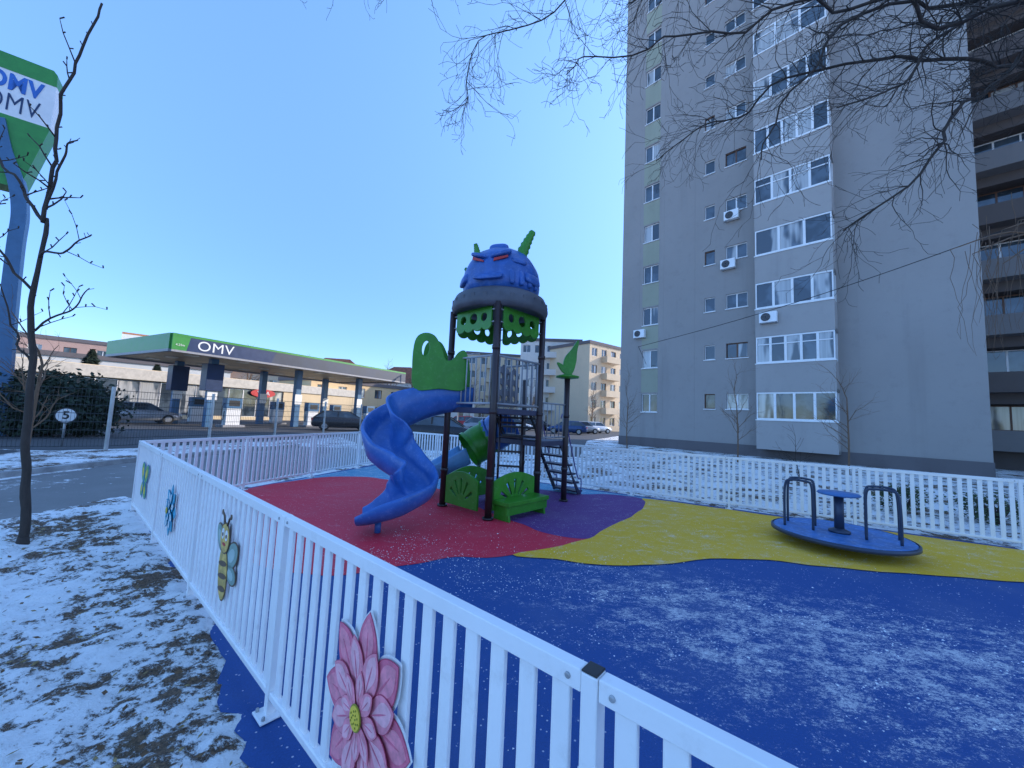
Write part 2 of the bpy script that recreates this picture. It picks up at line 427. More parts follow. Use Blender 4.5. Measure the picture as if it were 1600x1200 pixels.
fence_run("picket_fence",C1,C2,4,"white steel picket fence along the grey footpath",start_post=False)
fence_run("picket_fence",C2,C2+BD*18.1,10,"long white steel picket fence below the tower block",start_post=False)

# plaques on the fence
def petal(L,w,a,r0=0,pw=1.5):
    pts=[]
    for i in range(19):
        t=i/18; s=math.sin(math.pi*t**pw)**.9 if 0<t<1 else 0
        pts.append((r0+L*t,w/2*s))
    pts+= [(x,-y) for x,y in pts[-2:0:-1]]
    ca,sa=math.cos(a),math.sin(a)
    return [(x*ca-y*sa,x*sa+y*ca) for x,y in pts]
def circ(x,y,rx,ry=None,n=24,a0=0):
    ry=ry or rx; return [(x+rx*math.cos(2*math.pi*i/n+a0),y+ry*math.sin(2*math.pi*i/n+a0)) for i in range(n)]
def plaqueM(p,z):
    return frameM(V(p)+FN*.024+V((0,0,z)),-FD,(0,0,1),(-FD).cross(V((0,0,1))))
def lay(M,k): return M@Matrix.Translation((0,0,k*.0012))
def flower(name,p,z,R,mats,label,sx=1):
    M=plaqueM(p,z)@Matrix.Diagonal((sx,1,1,1)); mb=MB()
    for i in range(8):
        mb.shape([petal(R*1.02,R*.50,2*math.pi*i/8+math.pi/2)],.004,lay(M,0+(i%2)*.1),0)
    mb.shape([circ(0,0,R*.45)],.004,lay(M,.3),0)
    lvl=3
    for n,L,wd,a0 in((8,1.0,.45,math.pi/2),(8,.76,.35,math.pi/2+math.pi/8),(8,.44,.20,math.pi/2)):
        for par in (0,1):
            for i in range(par,n,2):
                a=2*math.pi*i/n+a0
                mb.shape([petal(L*R,wd*R,a)],.001,lay(M,lvl),2)
                mb.shape([petal(L*R*.985,wd*R*.95,a,L*R*.008)],.001,lay(M,lvl+1),3 if L>.9 else 1)
                mb.shape([petal(L*R*.60,wd*R*.60,a,L*R*.34)],.001,lay(M,lvl+2),1 if L>.9 else 4)
                mb.shape([petal(L*R*.6,wd*R*.05,a,L*R*.2)],.001,lay(M,lvl+3),3)
            lvl+=4
    mb.shape([circ(0,0,R*.13)],.002,lay(M,lvl+1),6); mb.shape([circ(0,0,R*.115)],.002,lay(M,lvl+3),5)
    for i in range(14):
        a=i*2.4; r=R*.025*math.sqrt(i+1); mb.shape([circ(r*math.cos(a),r*math.sin(a),R*.010,n=8)],.002,lay(M,lvl+5),6)
    return finish(mb,name,mats,origin=tuple(V(p)+FN*.024),label=label,category="plaque",group="printed plaques on the fence")
def fpt(t): return F0+FD*t
M_OLIVE=mat("olive_print",(.30,.28,.03),.5)
flower("flower_plaque",fpt(.865),.475,.345,[M_SIGNW,M_PINK,M_OUTL,M_PINK2,M_PINKL,M_YEL,M_OLIVE],"large pink flower plaque fixed to the white fence",.82)
flower("flower_plaque",fpt(4.45),.52,.24,[M_SIGNW,M_CYAN,M_CYAND,M_CYAN,M_SIGNW,M_YEL,M_OLIVE],"turquoise flower plaque fixed to the white fence")
def lay2(M,k): return M@Matrix.Translation((0,0,k*.0022))
def ell(cx,cy,rx,ry,a,n=28):
    ca,sa=math.cos(a),math.sin(a)
    return [(cx+rx*math.cos(t)*ca-ry*math.sin(t)*sa,cy+rx*math.cos(t)*sa+ry*math.sin(t)*ca) for t in [2*math.pi*i/n for i in range(n)]]
M=plaqueM(fpt(2.64),.54)@Matrix.Scale(.95,4); mb=MB()
for cx,cy,rx,ry,a in ((.15,.06,.12,.075,.5),(.16,-.06,.10,.055,-.1),(-.14,.12,.10,.06,2.4)):
    mb.shape([ell(cx,cy,rx+.010,ry+.010,a)],.003,lay2(M,0),2); mb.shape([ell(cx,cy,rx,ry,a)],.003,lay2(M,1),4)
    mb.shape([ell(cx,cy,rx*.6,ry*.55,a)],.003,lay2(M,1.8),5)
mb.shape([ell(0,-.09,.105,.18,.15)],.003,lay2(M,2),2); mb.shape([ell(0,-.09,.095,.17,.15)],.003,lay2(M,3),1)
for i,yy in enumerate((-.03,-.11,-.19)):
    wdt=.092*math.sqrt(max(.1,1-((yy+.09)/.18)**2)); mb.shape([ell(.0-(yy+.09)*.15,yy,wdt,.018,.15)],.003,lay2(M,4),2)
mb.shape([circ(-.01,.14,.105)],.003,lay2(M,4),2); mb.shape([circ(-.01,.14,.095)],.003,lay2(M,5),1)
for ex in (-.05,.03):
    mb.shape([ell(ex,.165,.028,.036,0)],.003,lay2(M,6),0); mb.shape([circ(ex+.004,.16,.013)],.003,lay2(M,7),2)
mb.shape([ell(-.01,.10,.035,.010,0)],.003,lay2(M,6),3)
for sx in(-1,1):
    mb.tube([M@V((-.01+sx*.03,.23,.01)),M@V((-.01+sx*.06,.28,.01)),M@V((-.01+sx*.10,.30,.01))],.006,6,2); mb.shape([circ(-.01+sx*.10,.30,.018)],.004,lay2(M,5),2)
finish(mb,"bee_plaque",[M_SIGNW,mat("bee_yellow_print",(.60,.40,.10),.5,var=.35,scale=20),mat("bee_brown_print",(.12,.07,.035),.5),M_RED,mat("bee_wing_print",(.22,.33,.28),.5),mat("bee_wing_light",(.38,.50,.46),.5)],origin=tuple(fpt(2.64)+FN*.024),label="yellow and black smiling bee plaque fixed to the white fence",category="plaque",group="printed plaques on the fence")
M=plaqueM(fpt(6.2),.55)@Matrix.Scale(1.0,4); mb=MB()
for sx in(-1,1):
    for cx,cy,rx,ry,a in ((.13,.10,.13,.09,.7),(.10,-.10,.11,.07,-.7)):
        mb.shape([ell(sx*cx,cy,rx+.012,ry+.012,sx*a)],.003,lay2(M,0),2); mb.shape([ell(sx*cx,cy,rx,ry,sx*a)],.003,lay2(M,1),1)
        mb.shape([ell(sx*cx,cy,rx*.5,ry*.5,sx*a)],.003,lay2(M,2),3)
mb.shape([ell(0,0,.03,.2,0)],.004,lay2(M,3),2)
finish(mb,"butterfly_plaque",[M_SIGNW,M_PGREEN,M_CYAND,M_YEL],origin=tuple(fpt(6.2)+FN*.024),label="green and yellow butterfly plaque at the fence corner",category="plaque",group="printed plaques on the fence")

# ------------------------------------------------------------------ play tower
TC=V((-.29,6.66,0)); R=.79
P1=TC+V((-R,-.05,0));P2=TC+V((.02,-R,0));P3=TC+V((R,.05,0));P4=TC+V((-.02,R,0))
Q1=V((1.07,7.42,0));Q2=V((.28,8.2,0))
tw=thing("play_tower",(TC.x,TC.y,0),"play tower with blue horned dome roof, slides and stairs","playground equipment")
for p,h in((P1,3.34),(P2,3.34),(P3,3.34),(P4,3.34),(Q1,2.35),(Q2,2.35)):
    mb=MB(); mb.cyl(p+V((0,0,.02)),p+V((0,0,h)),.054,n=16); mb.cyl(p+V((0,0,.022)),p+V((0,0,.05)),.085,n=16)
    for z in (.62,1.62,2.62): 
        if z<h: mb.cyl(p+V((0,0,z-.03)),p+V((0,0,z+.03)),.064,n=16)
    finish(mb,"tower_post",M_POST,tw)
def deck(a,b,c,d,z,nm):
    mb=MB(); cc=(a+b+c+d)/4
    mb.extr([cc+(q-cc)*.97+V((0,0,z-.09)) for q in(a,b,c,d)],(0,0,.09)); finish(mb,nm,mat("deck_coating",(.05,.05,.09),.6,bs=.3,bscale=80),tw,bevel=.01)
deck(P1,P2,P3,P4,1.68,"deck"); deck(P4,P3,Q1,Q2,1.15,"deck")
def face(a,b,z,zo=0):
    d=(b-a).normalized(); n=d.cross(V((0,0,1)))
    return frameM(a+V((0,0,z))+n*zo,d,(0,0,1),n),(b-a).length
for a,b in((P1,P2),(P2,P3),(P4,P1),(P3,P4)):
    Mf,L=face(a,b,2.90)
    x0,x1=.13,L-.13; lp=[(x0,.40),(x0,.10)]
    for i in range(4):
        cx=x0+(x1-x0)*(i+.5)/4; r=(x1-x0)/8
        lp+=[(cx-r*math.cos(math.pi*k/8),.10-r*.7*math.sin(math.pi*k/8)) for k in range(1,8)]
    lp+=[(x1,.10),(x1,.40)]
    holes=[circ(x0+(x1-x0)*t,.24,.075 if abs(t-.5)>.1 else .095) for t in(.20,.5,.80)]
    mb=MB(); mb.shape([lp]+holes,.02,Mf,0,.006)
    for sx in (.04,L-.16): 
        for z in (.14,.34): mb.tube([Mf@V((sx,z,0)),Mf@V((sx+.12,z,0))],.012,6,1)
    finish(mb,"arch_panel",[M_GREEN,M_STEEL],tw)
def barpanel(a,b,z,h,n,m):
    Mf,L=face(a,b,z); mb=MB()
    for q in (.03,h): mb.tube([Mf@V((.05,q,0)),Mf@V((L-.05,q,0))],.018,8)
    for i in range(n): 
        x=.1+(L-.2)*i/(n-1); mb.tube([Mf@V((x,.03,0)),Mf@V((x,h,0))],.012,6)
    finish(mb,"railing",m,tw)
M_PALE=mat("pale_grey_paint",(.42,.42,.43),.45)
barpanel(P1,P2,1.72,.78,9,M_PALE); barpanel(P2,P3,1.72,.78,8,M_GREYP); barpanel(P3,P4,1.72,.78,9,M_GREYP)
Mf,L=face(P2,P3,1.72,-.05); mb=MB()
lp=[(.10,.0),(L*.52,0),(L*.52,.50),(L*.44,.62),(L*.34,.54),(L*.22,.66),(.10,.55)]
mb.shape([lp]+[ell(L*(.16+.14*i),.12+.18*j,.045,.055,.4) for i in range(3) for j in range(3)],.02,Mf,0,.004)
finish(mb,"climbing_panel",mat("dark_grey_plastic",(.14,.14,.16),.5),tw)
for a,b in((P3,Q1),(Q2,P4)):
    Mf,L=face(a,b,1.18); mb=MB()
    for z in(.04,.65): mb.tube([Mf@V((.05,z,0)),Mf@V((L-.05,z,0))],.015,8)
    for i in range(6): x=.12+(L-.24)*i/5; mb.tube([Mf@V((x,.04,0)),Mf@V((x,.65,0))],.009,6)
    finish(mb,"railing",M_GREYP,tw)
def greenpanel(a,b,z,h,nm,t0,t1):
    Mf,L=face(a,b,z); x0=L*t0;x1=L*t1; n=14
    lp=[(x0,0),(x1,0),(x1,h*.8)]+[(x1-(x1-x0)*i/n,h*(.8+.2*math.sin(math.pi*i/n))) for i in range(1,n)]+[(x0,h*.8)]
    W=x1-x0; holes=[]
    cx=(x0+x1)/2
    for i in range(5):
        an=math.radians(30+30*i)
        holes.append([(cx+(W*.15+s*W*.25)*math.cos(an+t),h*.12+(h*.25+s*h*.45)*math.sin(an+t)*1.0) for s,t in((0,-.12),(1,-.09),(1,.09),(0,.12))])
    mb=MB(); mb.shape([lp]+holes,.025,Mf,0,.006); return finish(mb,nm,M_GREEN,tw)
greenpanel(P1,P2,.10,.54,"play_panel",.08,.78)
greenpanel(P4,P1,.10,.54,"play_panel",.1,.9)
greenpanel(P2,P3,.14,.53,"bench_back",.08,.92)
Mf,L=face(P2,P3,.0); mb=MB()
mb.shape([[(L*.08,0),(L*.92,0),(L*.92,.32),(L*.08,.32)]],.045,Mf@Matrix.Translation((0,.27,0))@Matrix.Rotation(math.pi/2,4,'X'),0,.01)
for x in(L*.13,L*.87): mb.shape([[(0,0),(.30,0),(.26,.25),(0,.25)]],.03,Mf@Matrix.Translation((x,.02,.0))@Matrix.Rotation(-math.pi/2,4,'Y'),0,.006)
mb.shape([[(L*.08,.0),(L*.92,.0),(L*.92,.13),(L*.08,.13)]],.02,Mf@Matrix.Translation((0,.11,.28)),0,.006)
finish(mb,"bench_seat",M_GREEN,tw)
rc=TC+V((.02,0,0)); KR=.91
mb=MB(); mb.lathe([(.0,3.34),(.70*KR,3.36),(.84*KR,3.28),(.90*KR,3.30),(.93*KR,3.38),(.91*KR,3.48),(.86*KR,3.58),(.74*KR,3.64),(.5,3.66),(0,3.66)],rc,40)
for i in range(24):
    a=2*math.pi*i/24; u=V((math.cos(a),math.sin(a),0)); mb.hull(rc+u*.90*KR+V((0,0,3.42)),u*.018,V((-u.y,u.x,0))*.03,(0,0,.07))
finish(mb,"roof_skirt",M_SKIRT,tw)
KD=.93
mb=MB(); prof=[(.62,3.62),(.68,3.66),(.715,3.74),(.725,3.84),(.705,3.94),(.715,3.98),(.70,4.06),(.66,4.15),(.60,4.24),(.585,4.26),(.50,4.35),(.38,4.42),(.22,4.47),(.08,4.49),(0,4.49)]
n=48; vs=[]
for r,z in prof:
    for j in range(n):
        a=2*math.pi*j/n; k=KD*(1+.012*math.cos(a*10)*(r>.3)); vs.append(rc+V((r*k*math.cos(a),r*k*math.sin(a),z)))
mb.add(vs,[(i*n+j,i*n+(j+1)%n,(i+1)*n+(j+1)%n,(i+1)*n+j) for i in range(len(prof)-1) for j in range(n)],0,True)
def ud(az): return V((math.sin(az),-math.cos(az),0))
def blob(c,ax,ay,az):
    c=V(c);ax=V(ax);ay=V(ay);az=V(az); n1,n2=10,14; vs=[]
    for i in range(n1+1):
        ph=math.pi*i/n1
        for j in range(n2):
            a=2*math.pi*j/n2; sx=math.sin(ph)
            f=lambda q: math.copysign(abs(q)**.6,q)
            vs.append(c+ax*f(sx*math.cos(a))+ay*f(sx*math.sin(a))+az*f(math.cos(ph)))
    mb.add(vs,[(i*n2+j,i*n2+(j+1)%n2,(i+1)*n2+(j+1)%n2,(i+1)*n2+j) for i in range(n1) for j in range(n2)],0,True)
for az,z,ro,sx,sz in((-.25,4.43,.24,.17,.11),(-.25,4.48,.04,.13,.10),(.95,3.86,.63,.20,.10),(-1.25,3.86,.63,.20,.10),(.5,4.12,.58,.15,.06),(-.3,3.80,.66,.26,.06)):
    u=ud(az); t=V((-u.y,u.x,0)); blob(rc+u*ro+V((0,0,z)),t*sx,u*.09+V((0,0,-.02)),V((0,0,sz))+u*-.02)
for i in range(4):
    u=ud(.30+.26*i);t=V((-u.y,u.x,0)); blob(rc+u*.64+V((0,0,3.82)),t*.05,u*.06,V((0,0,.13))-u*.02)
dome=finish(mb,"dome_roof",M_DOME,tw)
for az in(-.62,.0):
    mb=MB(); u=ud(az);t=V((-u.y,u.x,0)); s=1 if az<-.3 else -1
    q=rc+u*.635+V((0,0,4.09))
    mb.extr([q+t*-.12+V((0,0,.04*s)),q+t*.12+V((0,0,-.04*s)),q+t*.11+V((0,0,.03-.04*s)),q+t*-.11+V((0,0,.05+.04*s))],u*.03)
    finish(mb,"eye_panel",M_RED,dome)
    mb=MB(); q=rc+u*.60+V((0,0,4.19)); blob(q,t*.17+V((0,0,-.05*s)),u*.09,(0,0,.04)); finish(mb,"brow_ridge",M_DOME,dome)
def horn(base,tip,r,nm="horn"):
    mb=MB(); k=14; path=[];rs=[]
    for i in range(k+1):
        t=i/k; path.append(base.lerp(tip,t)+V((0,0,.04*math.sin(math.pi*t)))); rs.append(r*(1-.55*t)*(1+.10*(1 if i%2 else -1)))
    mb.tube(path,rs,12); finish(mb,nm,M_GREEN,dome)
horn(rc+V((.28,-.15,4.22)),rc+V((.52,-.2,4.80)),.12)
horn(rc+V((-.40,-.30,4.16)),rc+V((-.46,-.36,4.46)),.07)
horn(rc+V((-.56,.0,3.96)),rc+V((-.66,.0,4.16)),.06)
mb=MB(); mb.lathe([(0,2.34),(.10,2.34),(.22,2.36),(.23,2.39),(.08,2.43),(0,2.43)],Q1,20)
lf=smooth([(-.03,.0,0),(-.10,.16,0),(-.07,.34,0),(.05,.50,0),(.17,.68,0),(.14,.46,0),(.13,.28,0),(.09,.10,0),(.03,.0,0)],5,True)
Ml=frameM(Q1+V((.02,0,2.42)),(1,.1,0),(0,0,1),V((1,.1,0)).normalized().cross(V((0,0,1))))
mb.shape([[(p.x,p.y) for p in lf]],.05,Ml,0,.012)
lf2=smooth([(.0,.0,0),(-.10,.06,0),(-.16,.14,0),(-.20,.22,0),(-.10,.18,0),(-.03,.10,0)],5,True)
mb.shape([[(p.x,p.y) for p in lf2]],.04,Ml@Matrix.Translation((-.03,0,.02)),0,.01)
finish(mb,"leaf_finial",M_GREEN,tw)
def trough(path,hw,hl,hr,nm,m,T=.028,deep=None):
    P=smooth(path,7); n=len(P); HL=[p[0] for p in smooth([(h,0,0) for h in hl],7)]; HR=[p[0] for p in smooth([(h,0,0) for h in hr],7)]
    DP=[p[0] for p in smooth([(h,0,0) for h in (deep or [0]*len(path))],7)]
    mb=MB(); vs=[];K=None
    for i,p in enumerate(P):
        t=(P[min(i+1,n-1)]-P[max(i-1,0)]).normalized(); s=t.cross(V((0,0,1))).normalized(); up=s.cross(t).normalized()
        a,b,D=HL[i],HR[i],DP[i]
        sec=[(-hw-.02,a+.012),(-hw-.035-T*.5,a+.02),(-hw-.035-T,a-.01),(-hw-.02-T,a*.4),(-hw*.85-T,-.01-D*.6),(-hw*.5,-.05-D),(0,-.065-D),(hw*.5,-.05-D),(hw*.85+T,-.01-D*.6),(hw+.02+T,b*.4),(hw+.035+T,b-.01),(hw+.035+T*.5,b+.02),(hw+.02,b+.012),
             (hw+.0,b*.4),(hw*.85,.03),(hw*.5,-.01),(0,-.02),(-hw*.5,-.01),(-hw*.85,.03),(-hw,a*.4)]
        K=len(sec); vs+=[p+s*x+up*y for x,y in sec]
    fs=[(i*K+j,i*K+(j+1)%K,(i+1)*K+(j+1)%K,(i+1)*K+j) for i in range(n-1) for j in range(K)]
    mb.add(vs,fs,0,True); o=len(mb.v)-len(vs)
    mb.f.append(tuple(range(K-1,-1,-1)));mb.m.append(0);mb.s.append(False)
    mb.f.append(tuple((n-1)*K+j for j in range(K)));mb.m.append(0);mb.s.append(False)
    return finish(mb,nm,m,tw)
path=[(-.72,6.75,1.74),(-1.13,6.62,1.72),(-1.57,6.45,1.58),(-1.90,6.22,1.36),(-1.97,5.94,1.10),(-1.82,5.72,.88),(-1.55,5.62,.72),(-1.30,5.48,.58),(-1.22,5.25,.45),(-1.38,5.08,.31),(-1.64,5.0,.21),(-1.84,4.96,.18)]
hl=[.24,.26,.28,.26,.24,.22,.24,.30,.33,.28,.17,.08]
hr=[.26,.30,.38,.48,.52,.46,.32,.22,.18,.18,.15,.08]
trough(path,.20,hr,hl,"slide",M_BLUE,.042,[.06,.09,.11,.11,.10,.08,.06,.05,.03,.02,.0,.0])
for a_,b_,r_ in(((-1.62,5.02,.02),(-1.62,5.02,.16),.04),((-.6,8.0,.02),(-.6,8.0,.85),.035)):
    mb=MB(); mb.cyl(a_,b_,r_); finish(mb,"slide_support",M_BLUE if a_[1]<6 else M_POST,tw)
def hoodplate(a,b,nm):
    a=V(a);b=V(b);d=(b-a).normalized();L=(b-a).length;M=frameM(a,d,(0,0,1),d.cross(V((0,0,1))))
    lp=smooth([(0,0,0),(L*.5,-.02,0),(L*.95,-.05,0),(L*1.02,.3,0),(L*1.0,.72,0),(L*.86,.86,0),(L*.66,.84,0),(L*.52,.66,0),(L*.42,.46,0),(L*.28,.46,0),(L*.16,.60,0),(L*.04,.62,0),(-.02,.4,0)],5,True)
    mb=MB(); mb.shape([[(p.x,p.y) for p in lp],ell(L*.80,.62,.07,.14,.1)],.03,M,0,.01)
    finish(mb,nm,M_GREEN,tw)
hoodplate((-.78,6.42,1.99),(-1.60,6.17,1.99),"slide_hood")
hoodplate((-.82,7.02,1.99),(-1.58,6.79,1.99),"slide_hood")
tp=smooth([(-.05,7.75,1.40),(-.38,7.9,1.16),(-.72,7.85,.92),(-1.05,7.7,.70),(-1.4,7.55,.50)],7)
def tubeseg(i0,i1,m,r=.36):
    mb=MB(); q=tp[i0:i1]; k=len(q); mb.tube(q,[r*(.92+.10*math.sin(math.pi*i/(k-1))) for i in range(k)],20,caps=False)
    for i in (i0,i1-1): mb.tube(tp[max(0,i-1):i+1] if i else tp[0:2],r+.02,20,caps=False)
    finish(mb,"tube_slide",m,tw)
tubeseg(0,8,M_BLUE); tubeseg(8,17,M_GREEN); 
trough([tuple(tp[16]-V((0,0,.22))),(-1.4,7.6,.34),(-1.85,7.55,.22),(-2.2,7.5,.15)],.24,[.3,.25,.2,.08],[.3,.25,.2,.08],"slide_exit",mat("light_blue_plastic",(.14,.34,.60),.4))
def stairs(top,bot,w,n,m,rail=True):
    top=V(top);bot=V(bot);d=V((bot.x-top.x,bot.y-top.y,0)).normalized();s=V((-d.y,d.x,0))
    mb=MB()
    for i in range(n):
        c=top.lerp(bot,(i+.7)/(n)); mb.hull(c,d*.12,s*w/2,(0,0,.018))
    for k in(-1,1):
        mb.extr([top+s*k*(w/2)+V((0,0,.03)),top+s*k*(w/2)+V((0,0,-.08)),bot+s*k*(w/2)+V((0,0,-.0)),bot+s*k*(w/2)-d*.10],s*k*.025)
    st=finish(mb,"stairs",m,tw,bevel=.004)
    if rail:
        for k in(-1,1):
            q=s*k*(w/2+.02); r=MB()
            r.tube(smooth([top+q+V((0,0,.45)),top+q+V((0,0,.48))+d*.12,bot+q+V((0,0,.42))-d*.15,bot+q+V((0,0,.3)),bot+q+V((0,0,.0))],4),.012,8)
            finish(r,"handrail",M_PURP,st)
stairs((.78,7.90,1.12),(1.30,8.38,.03),.62,6,M_NAVY)
stairs((.02,6.98,1.66),(.25,7.25,1.16),.8,3,mat("dark_tread",(.03,.03,.035),.6),False)
mb=MB()
for s_ in (-.20,.20): mb.cyl((.02+s_,6.75-s_*.1,.02),(.02+s_,6.95,1.6),.020)
for i in range(6): mb.cyl((-.18,6.78+.025*i,.2+.25*i),(.22,6.72+.03*i,.2+.25*i),.018,n=8)
finish(mb,"ladder",M_POST,tw)

# ------------------------------------------------------------------ merry-go-round
MG=V((4.54,5.36,0)); S_=.79
mg=thing("merry_go_round",MG,"blue merry-go-round with dark handrails on yellow rubber","playground equipment")
mb=MB(); mb.lathe([(0,.13),(.90*S_,.13),(.945*S_,.15),(.95*S_,.185),(.93*S_,.20),(.90*S_,.195),(0,.19)],MG,48); finish(mb,"platform",mat("merry_go_round_blue",(.05,.18,.46),.5,var=.25,scale=6,dirt=((.5,.58,.70),.65)),mg)
mb=MB(); mb.lathe([(.952*S_,.14),(.98*S_,.15),(.98*S_,.19),(.952*S_,.20)],MG,48); mb.cyl(MG+V((0,0,.028)),MG+V((0,0,.14)),.14,n=20); finish(mb,"rim",M_DARKM,mg)
mb=MB(); mb.cyl(MG+V((0,0,.19)),MG+V((0,0,.70)),.055,n=16); mb.lathe([(.055,.19),(.12,.195),(.12,.22),(.055,.25)],MG,16); finish(mb,"pivot_post",M_DARKM,mg)
mb=MB(); mb.lathe([(0,.69),(.22,.69),(.24,.705),(.22,.725),(0,.73)],MG,32); finish(mb,"hand_wheel",mat("hand_wheel_blue",(.06,.18,.42),.45),mg)
for i in range(2):
    a=math.radians(-42+180*i); u=V((math.cos(a),math.sin(a),0)); t=V((-u.y,u.x,0))
    for k in(-1,1):
        q=t*k*.17; mb=MB()
        mb.tube(smooth([MG+u*.59+q+V((0,0,.19)),MG+u*.59+q+V((0,0,.55)),MG+u*.575+q+V((0,0,.78)),MG+u*.52+q+V((0,0,.84)),MG+u*.35+q+V((0,0,.84)),MG+u*.28+q+V((0,0,.79)),MG+u*.27+q+V((0,0,.5)),MG+u*.27+q+V((0,0,.19))],5),.016,8)
        if k==1: mb.tube([MG+u*.44+t*-.17+V((0,0,.842)),MG+u*.44+t*.17+V((0,0,.842))],.012,8)
        finish(mb,"handrail",M_DARKM,mg)

# ------------------------------------------------------------------ tower block
A=V((9.4,26,0)); RZ=math.atan2(-.72,.69)
tb=thing("apartment_block",(0,0,0),"tall grey apartment block with glazed balconies","building")
FL=12; HT=37
def wall_holes(mb,x0,x1,z0,z1,holes,y,dep,mi=0):
    X=sorted(set([x0,x1]+[h[0] for h in holes]+[h[1] for h in holes])); Z=sorted(set([z0,z1]+[h[2] for h in holes]+[h[3] for h in holes]))
    for i in range(len(X)-1):
        for j in range(len(Z)-1):
            cx=(X[i]+X[i+1])/2; cz=(Z[j]+Z[j+1])/2
            if any(h[0]<cx<h[1] and h[2]<cz<h[3] for h in holes): continue
            mb.add([(X[i],y,Z[j]),(X[i+1],y,Z[j]),(X[i+1],y,Z[j+1]),(X[i],y,Z[j+1])],[(0,1,2,3)],mi)
    for a,b,c,d in holes:
        mb.add([(a,y,c),(b,y,c),(b,y,d),(a,y,d),(a,y+dep,c),(b,y+dep,c),(b,y+dep,d),(a,y+dep,d)],[(0,4,5,1),(1,5,6,2),(2,6,7,3),(3,7,4,0)],mi)
def window(parent,x0,x1,z0,z1,y,panes,fm=None,curt=.5,transom=False,name="window",t=.055):
    fm=fm or M_FRAME; mb=MB()
    mb.bx(x0,x1,y-.03,y+.03,z0,z0+t); mb.bx(x0,x1,y-.03,y+.03,z1-t,z1)
    xs_=[x0+(x1-x0)*i/panes for i in range(panes+1)]
    for i,x in enumerate(xs_):
        a=max(x0,x-t*.7) if i else x0; b=min(x1,x+t*.7) if i<panes else x1
        mb.bx(a,b,y-.028,y+.028,z0+t,z1-t)
    if transom: mb.bx(x0+t,x1-t,y-.026,y+.026,z0+(z1-z0)*.68,z0+(z1-z0)*.68+.05)
    for i in range(panes):
        a,b=xs_[i],xs_[i+1]; k=random.gauss(0,.004)
        mb.add([(a,y+.01+k,z0),(b,y+.01-k,z0),(b,y+.01-k,z1),(a,y+.01+k,z1)],[(0,1,2,3)],2 if random.random()<curt else 1)
    return finish(mb,name,[fm,M_GLASS,M_CURT],parent)
W0=-2.28; W1=14.5
holes=[]; wins=[]
for k in range(FL):
    c=2.95+3*k
    holes.append((-.62,.48,c-.62,c+.62)); wins.append((-.62,.48,c-.62,c+.62,2,.4,None))
    holes.append((3.5,4.1,c-.35,c+.55)); wins.append((3.5,4.1,c-.35,c+.55,1,.2,M_FRAMEB if k%3==0 else None))
    holes.append((4.72,5.86,c-.35,c+.55)); wins.append((4.72,5.86,c-.35,c+.55,2,.4,M_FRAMEB if k%4==1 else None))
mb=MB(); wall_holes(mb,W0,W1,.6,HT,holes,0,.18)
mb.add([(W0,0,.6),(W0,12,.6),(W0,12,HT),(W0,0,HT),(W1,0,.6),(W1,0,HT),(W1,12,HT),(W1,12,.6)],[(0,3,2,1),(4,7,6,5),(3,5,6,2),(1,2,6,7)],0)
finish(mb,"wall",M_FAC,tb)
mb=MB(); mb.bx(W0-.03,W1+.03,-.04,12,-.05,.6); finish(mb,"plinth",M_FACD,tb)
for x in (-.9,.85,2.9,10.6):
    mb=MB(); mb.bx(x-.010,x+.010,-.006,0,.62,HT-.01); finish(mb,"expansion_joint",M_FAC,tb)
for x0,x1,z0,z1,n,cu,fm in wins: 
    wo=window(tb,x0,x1,z0,z1,.12,n,fm,cu)
    mb=MB(); mb.bx(x0-.05,x1+.05,-.06,.05,z0-.05,z0-.003); finish(mb,"sill",M_FRAME,wo)
for k in range(FL-1):
    c=2.95+3*k; mb=MB(); mb.bx(-.66,.52,-.006,.05,c+.70,c+2.30); finish(mb,"green_panel",M_PANELG,tb)
for k in range(FL):
    z=3*k; b=MB(); x0,x1=6.5,9.85; yf=-1.05
    b.bx(x0,x1,yf,yf+.10,.48+z,1.98+z); b.bx(x0,x0+.1,yf+.1,0,.48+z,1.98+z); b.bx(x1-.1,x1,yf+.1,0,.48+z,1.98+z)
    b.bx(x0-.0,x1+.0,yf+.1,0,.50+z,.62+z); 
    b.bx(x0-.03,x1+.03,yf-.04,yf+.12,1.98+z,2.03+z,1)
    bo=finish(b,"balcony",[M_FACB,M_FRAME],tb)
    window(bo,x0+.02,x1-.02,2.03+z,3.47+z,yf+.05,[4,5,4,3][k%4],None,.5,k%3==1,t=.08)
    for xx in(x1-.06,x0+.06):
        s=MB()
        s.bx(xx-.03,xx+.03,yf+.1,yf+.16,2.03+z,3.47+z); s.bx(xx-.03,xx+.03,-.08,0,2.03+z,3.47+z); s.bx(xx-.025,xx+.025,-.5,-.44,2.03+z,3.47+z)
        s.add([(xx,yf+.1,2.03+z),(xx,0,2.03+z),(xx,0,3.47+z),(xx,yf+.1,3.47+z)],[(0,1,2,3)],1)
        finish(s,"side_glazing",[M_FRAME,M_GLASS],bo)
YW=7.7
holes=[];lg=[]
for k in range(FL):
    for x in (14.95,19.5,24,28.5,33):
        holes.append((x,x+3.0,1.0+3*k,3.4+3*k)); lg.append((x,k))
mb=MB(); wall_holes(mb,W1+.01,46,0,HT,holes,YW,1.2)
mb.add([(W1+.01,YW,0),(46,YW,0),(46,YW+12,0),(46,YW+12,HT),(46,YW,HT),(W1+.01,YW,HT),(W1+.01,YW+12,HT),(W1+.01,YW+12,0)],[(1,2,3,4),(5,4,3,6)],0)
finish(mb,"side_wing_wall",M_BROWN,tb)
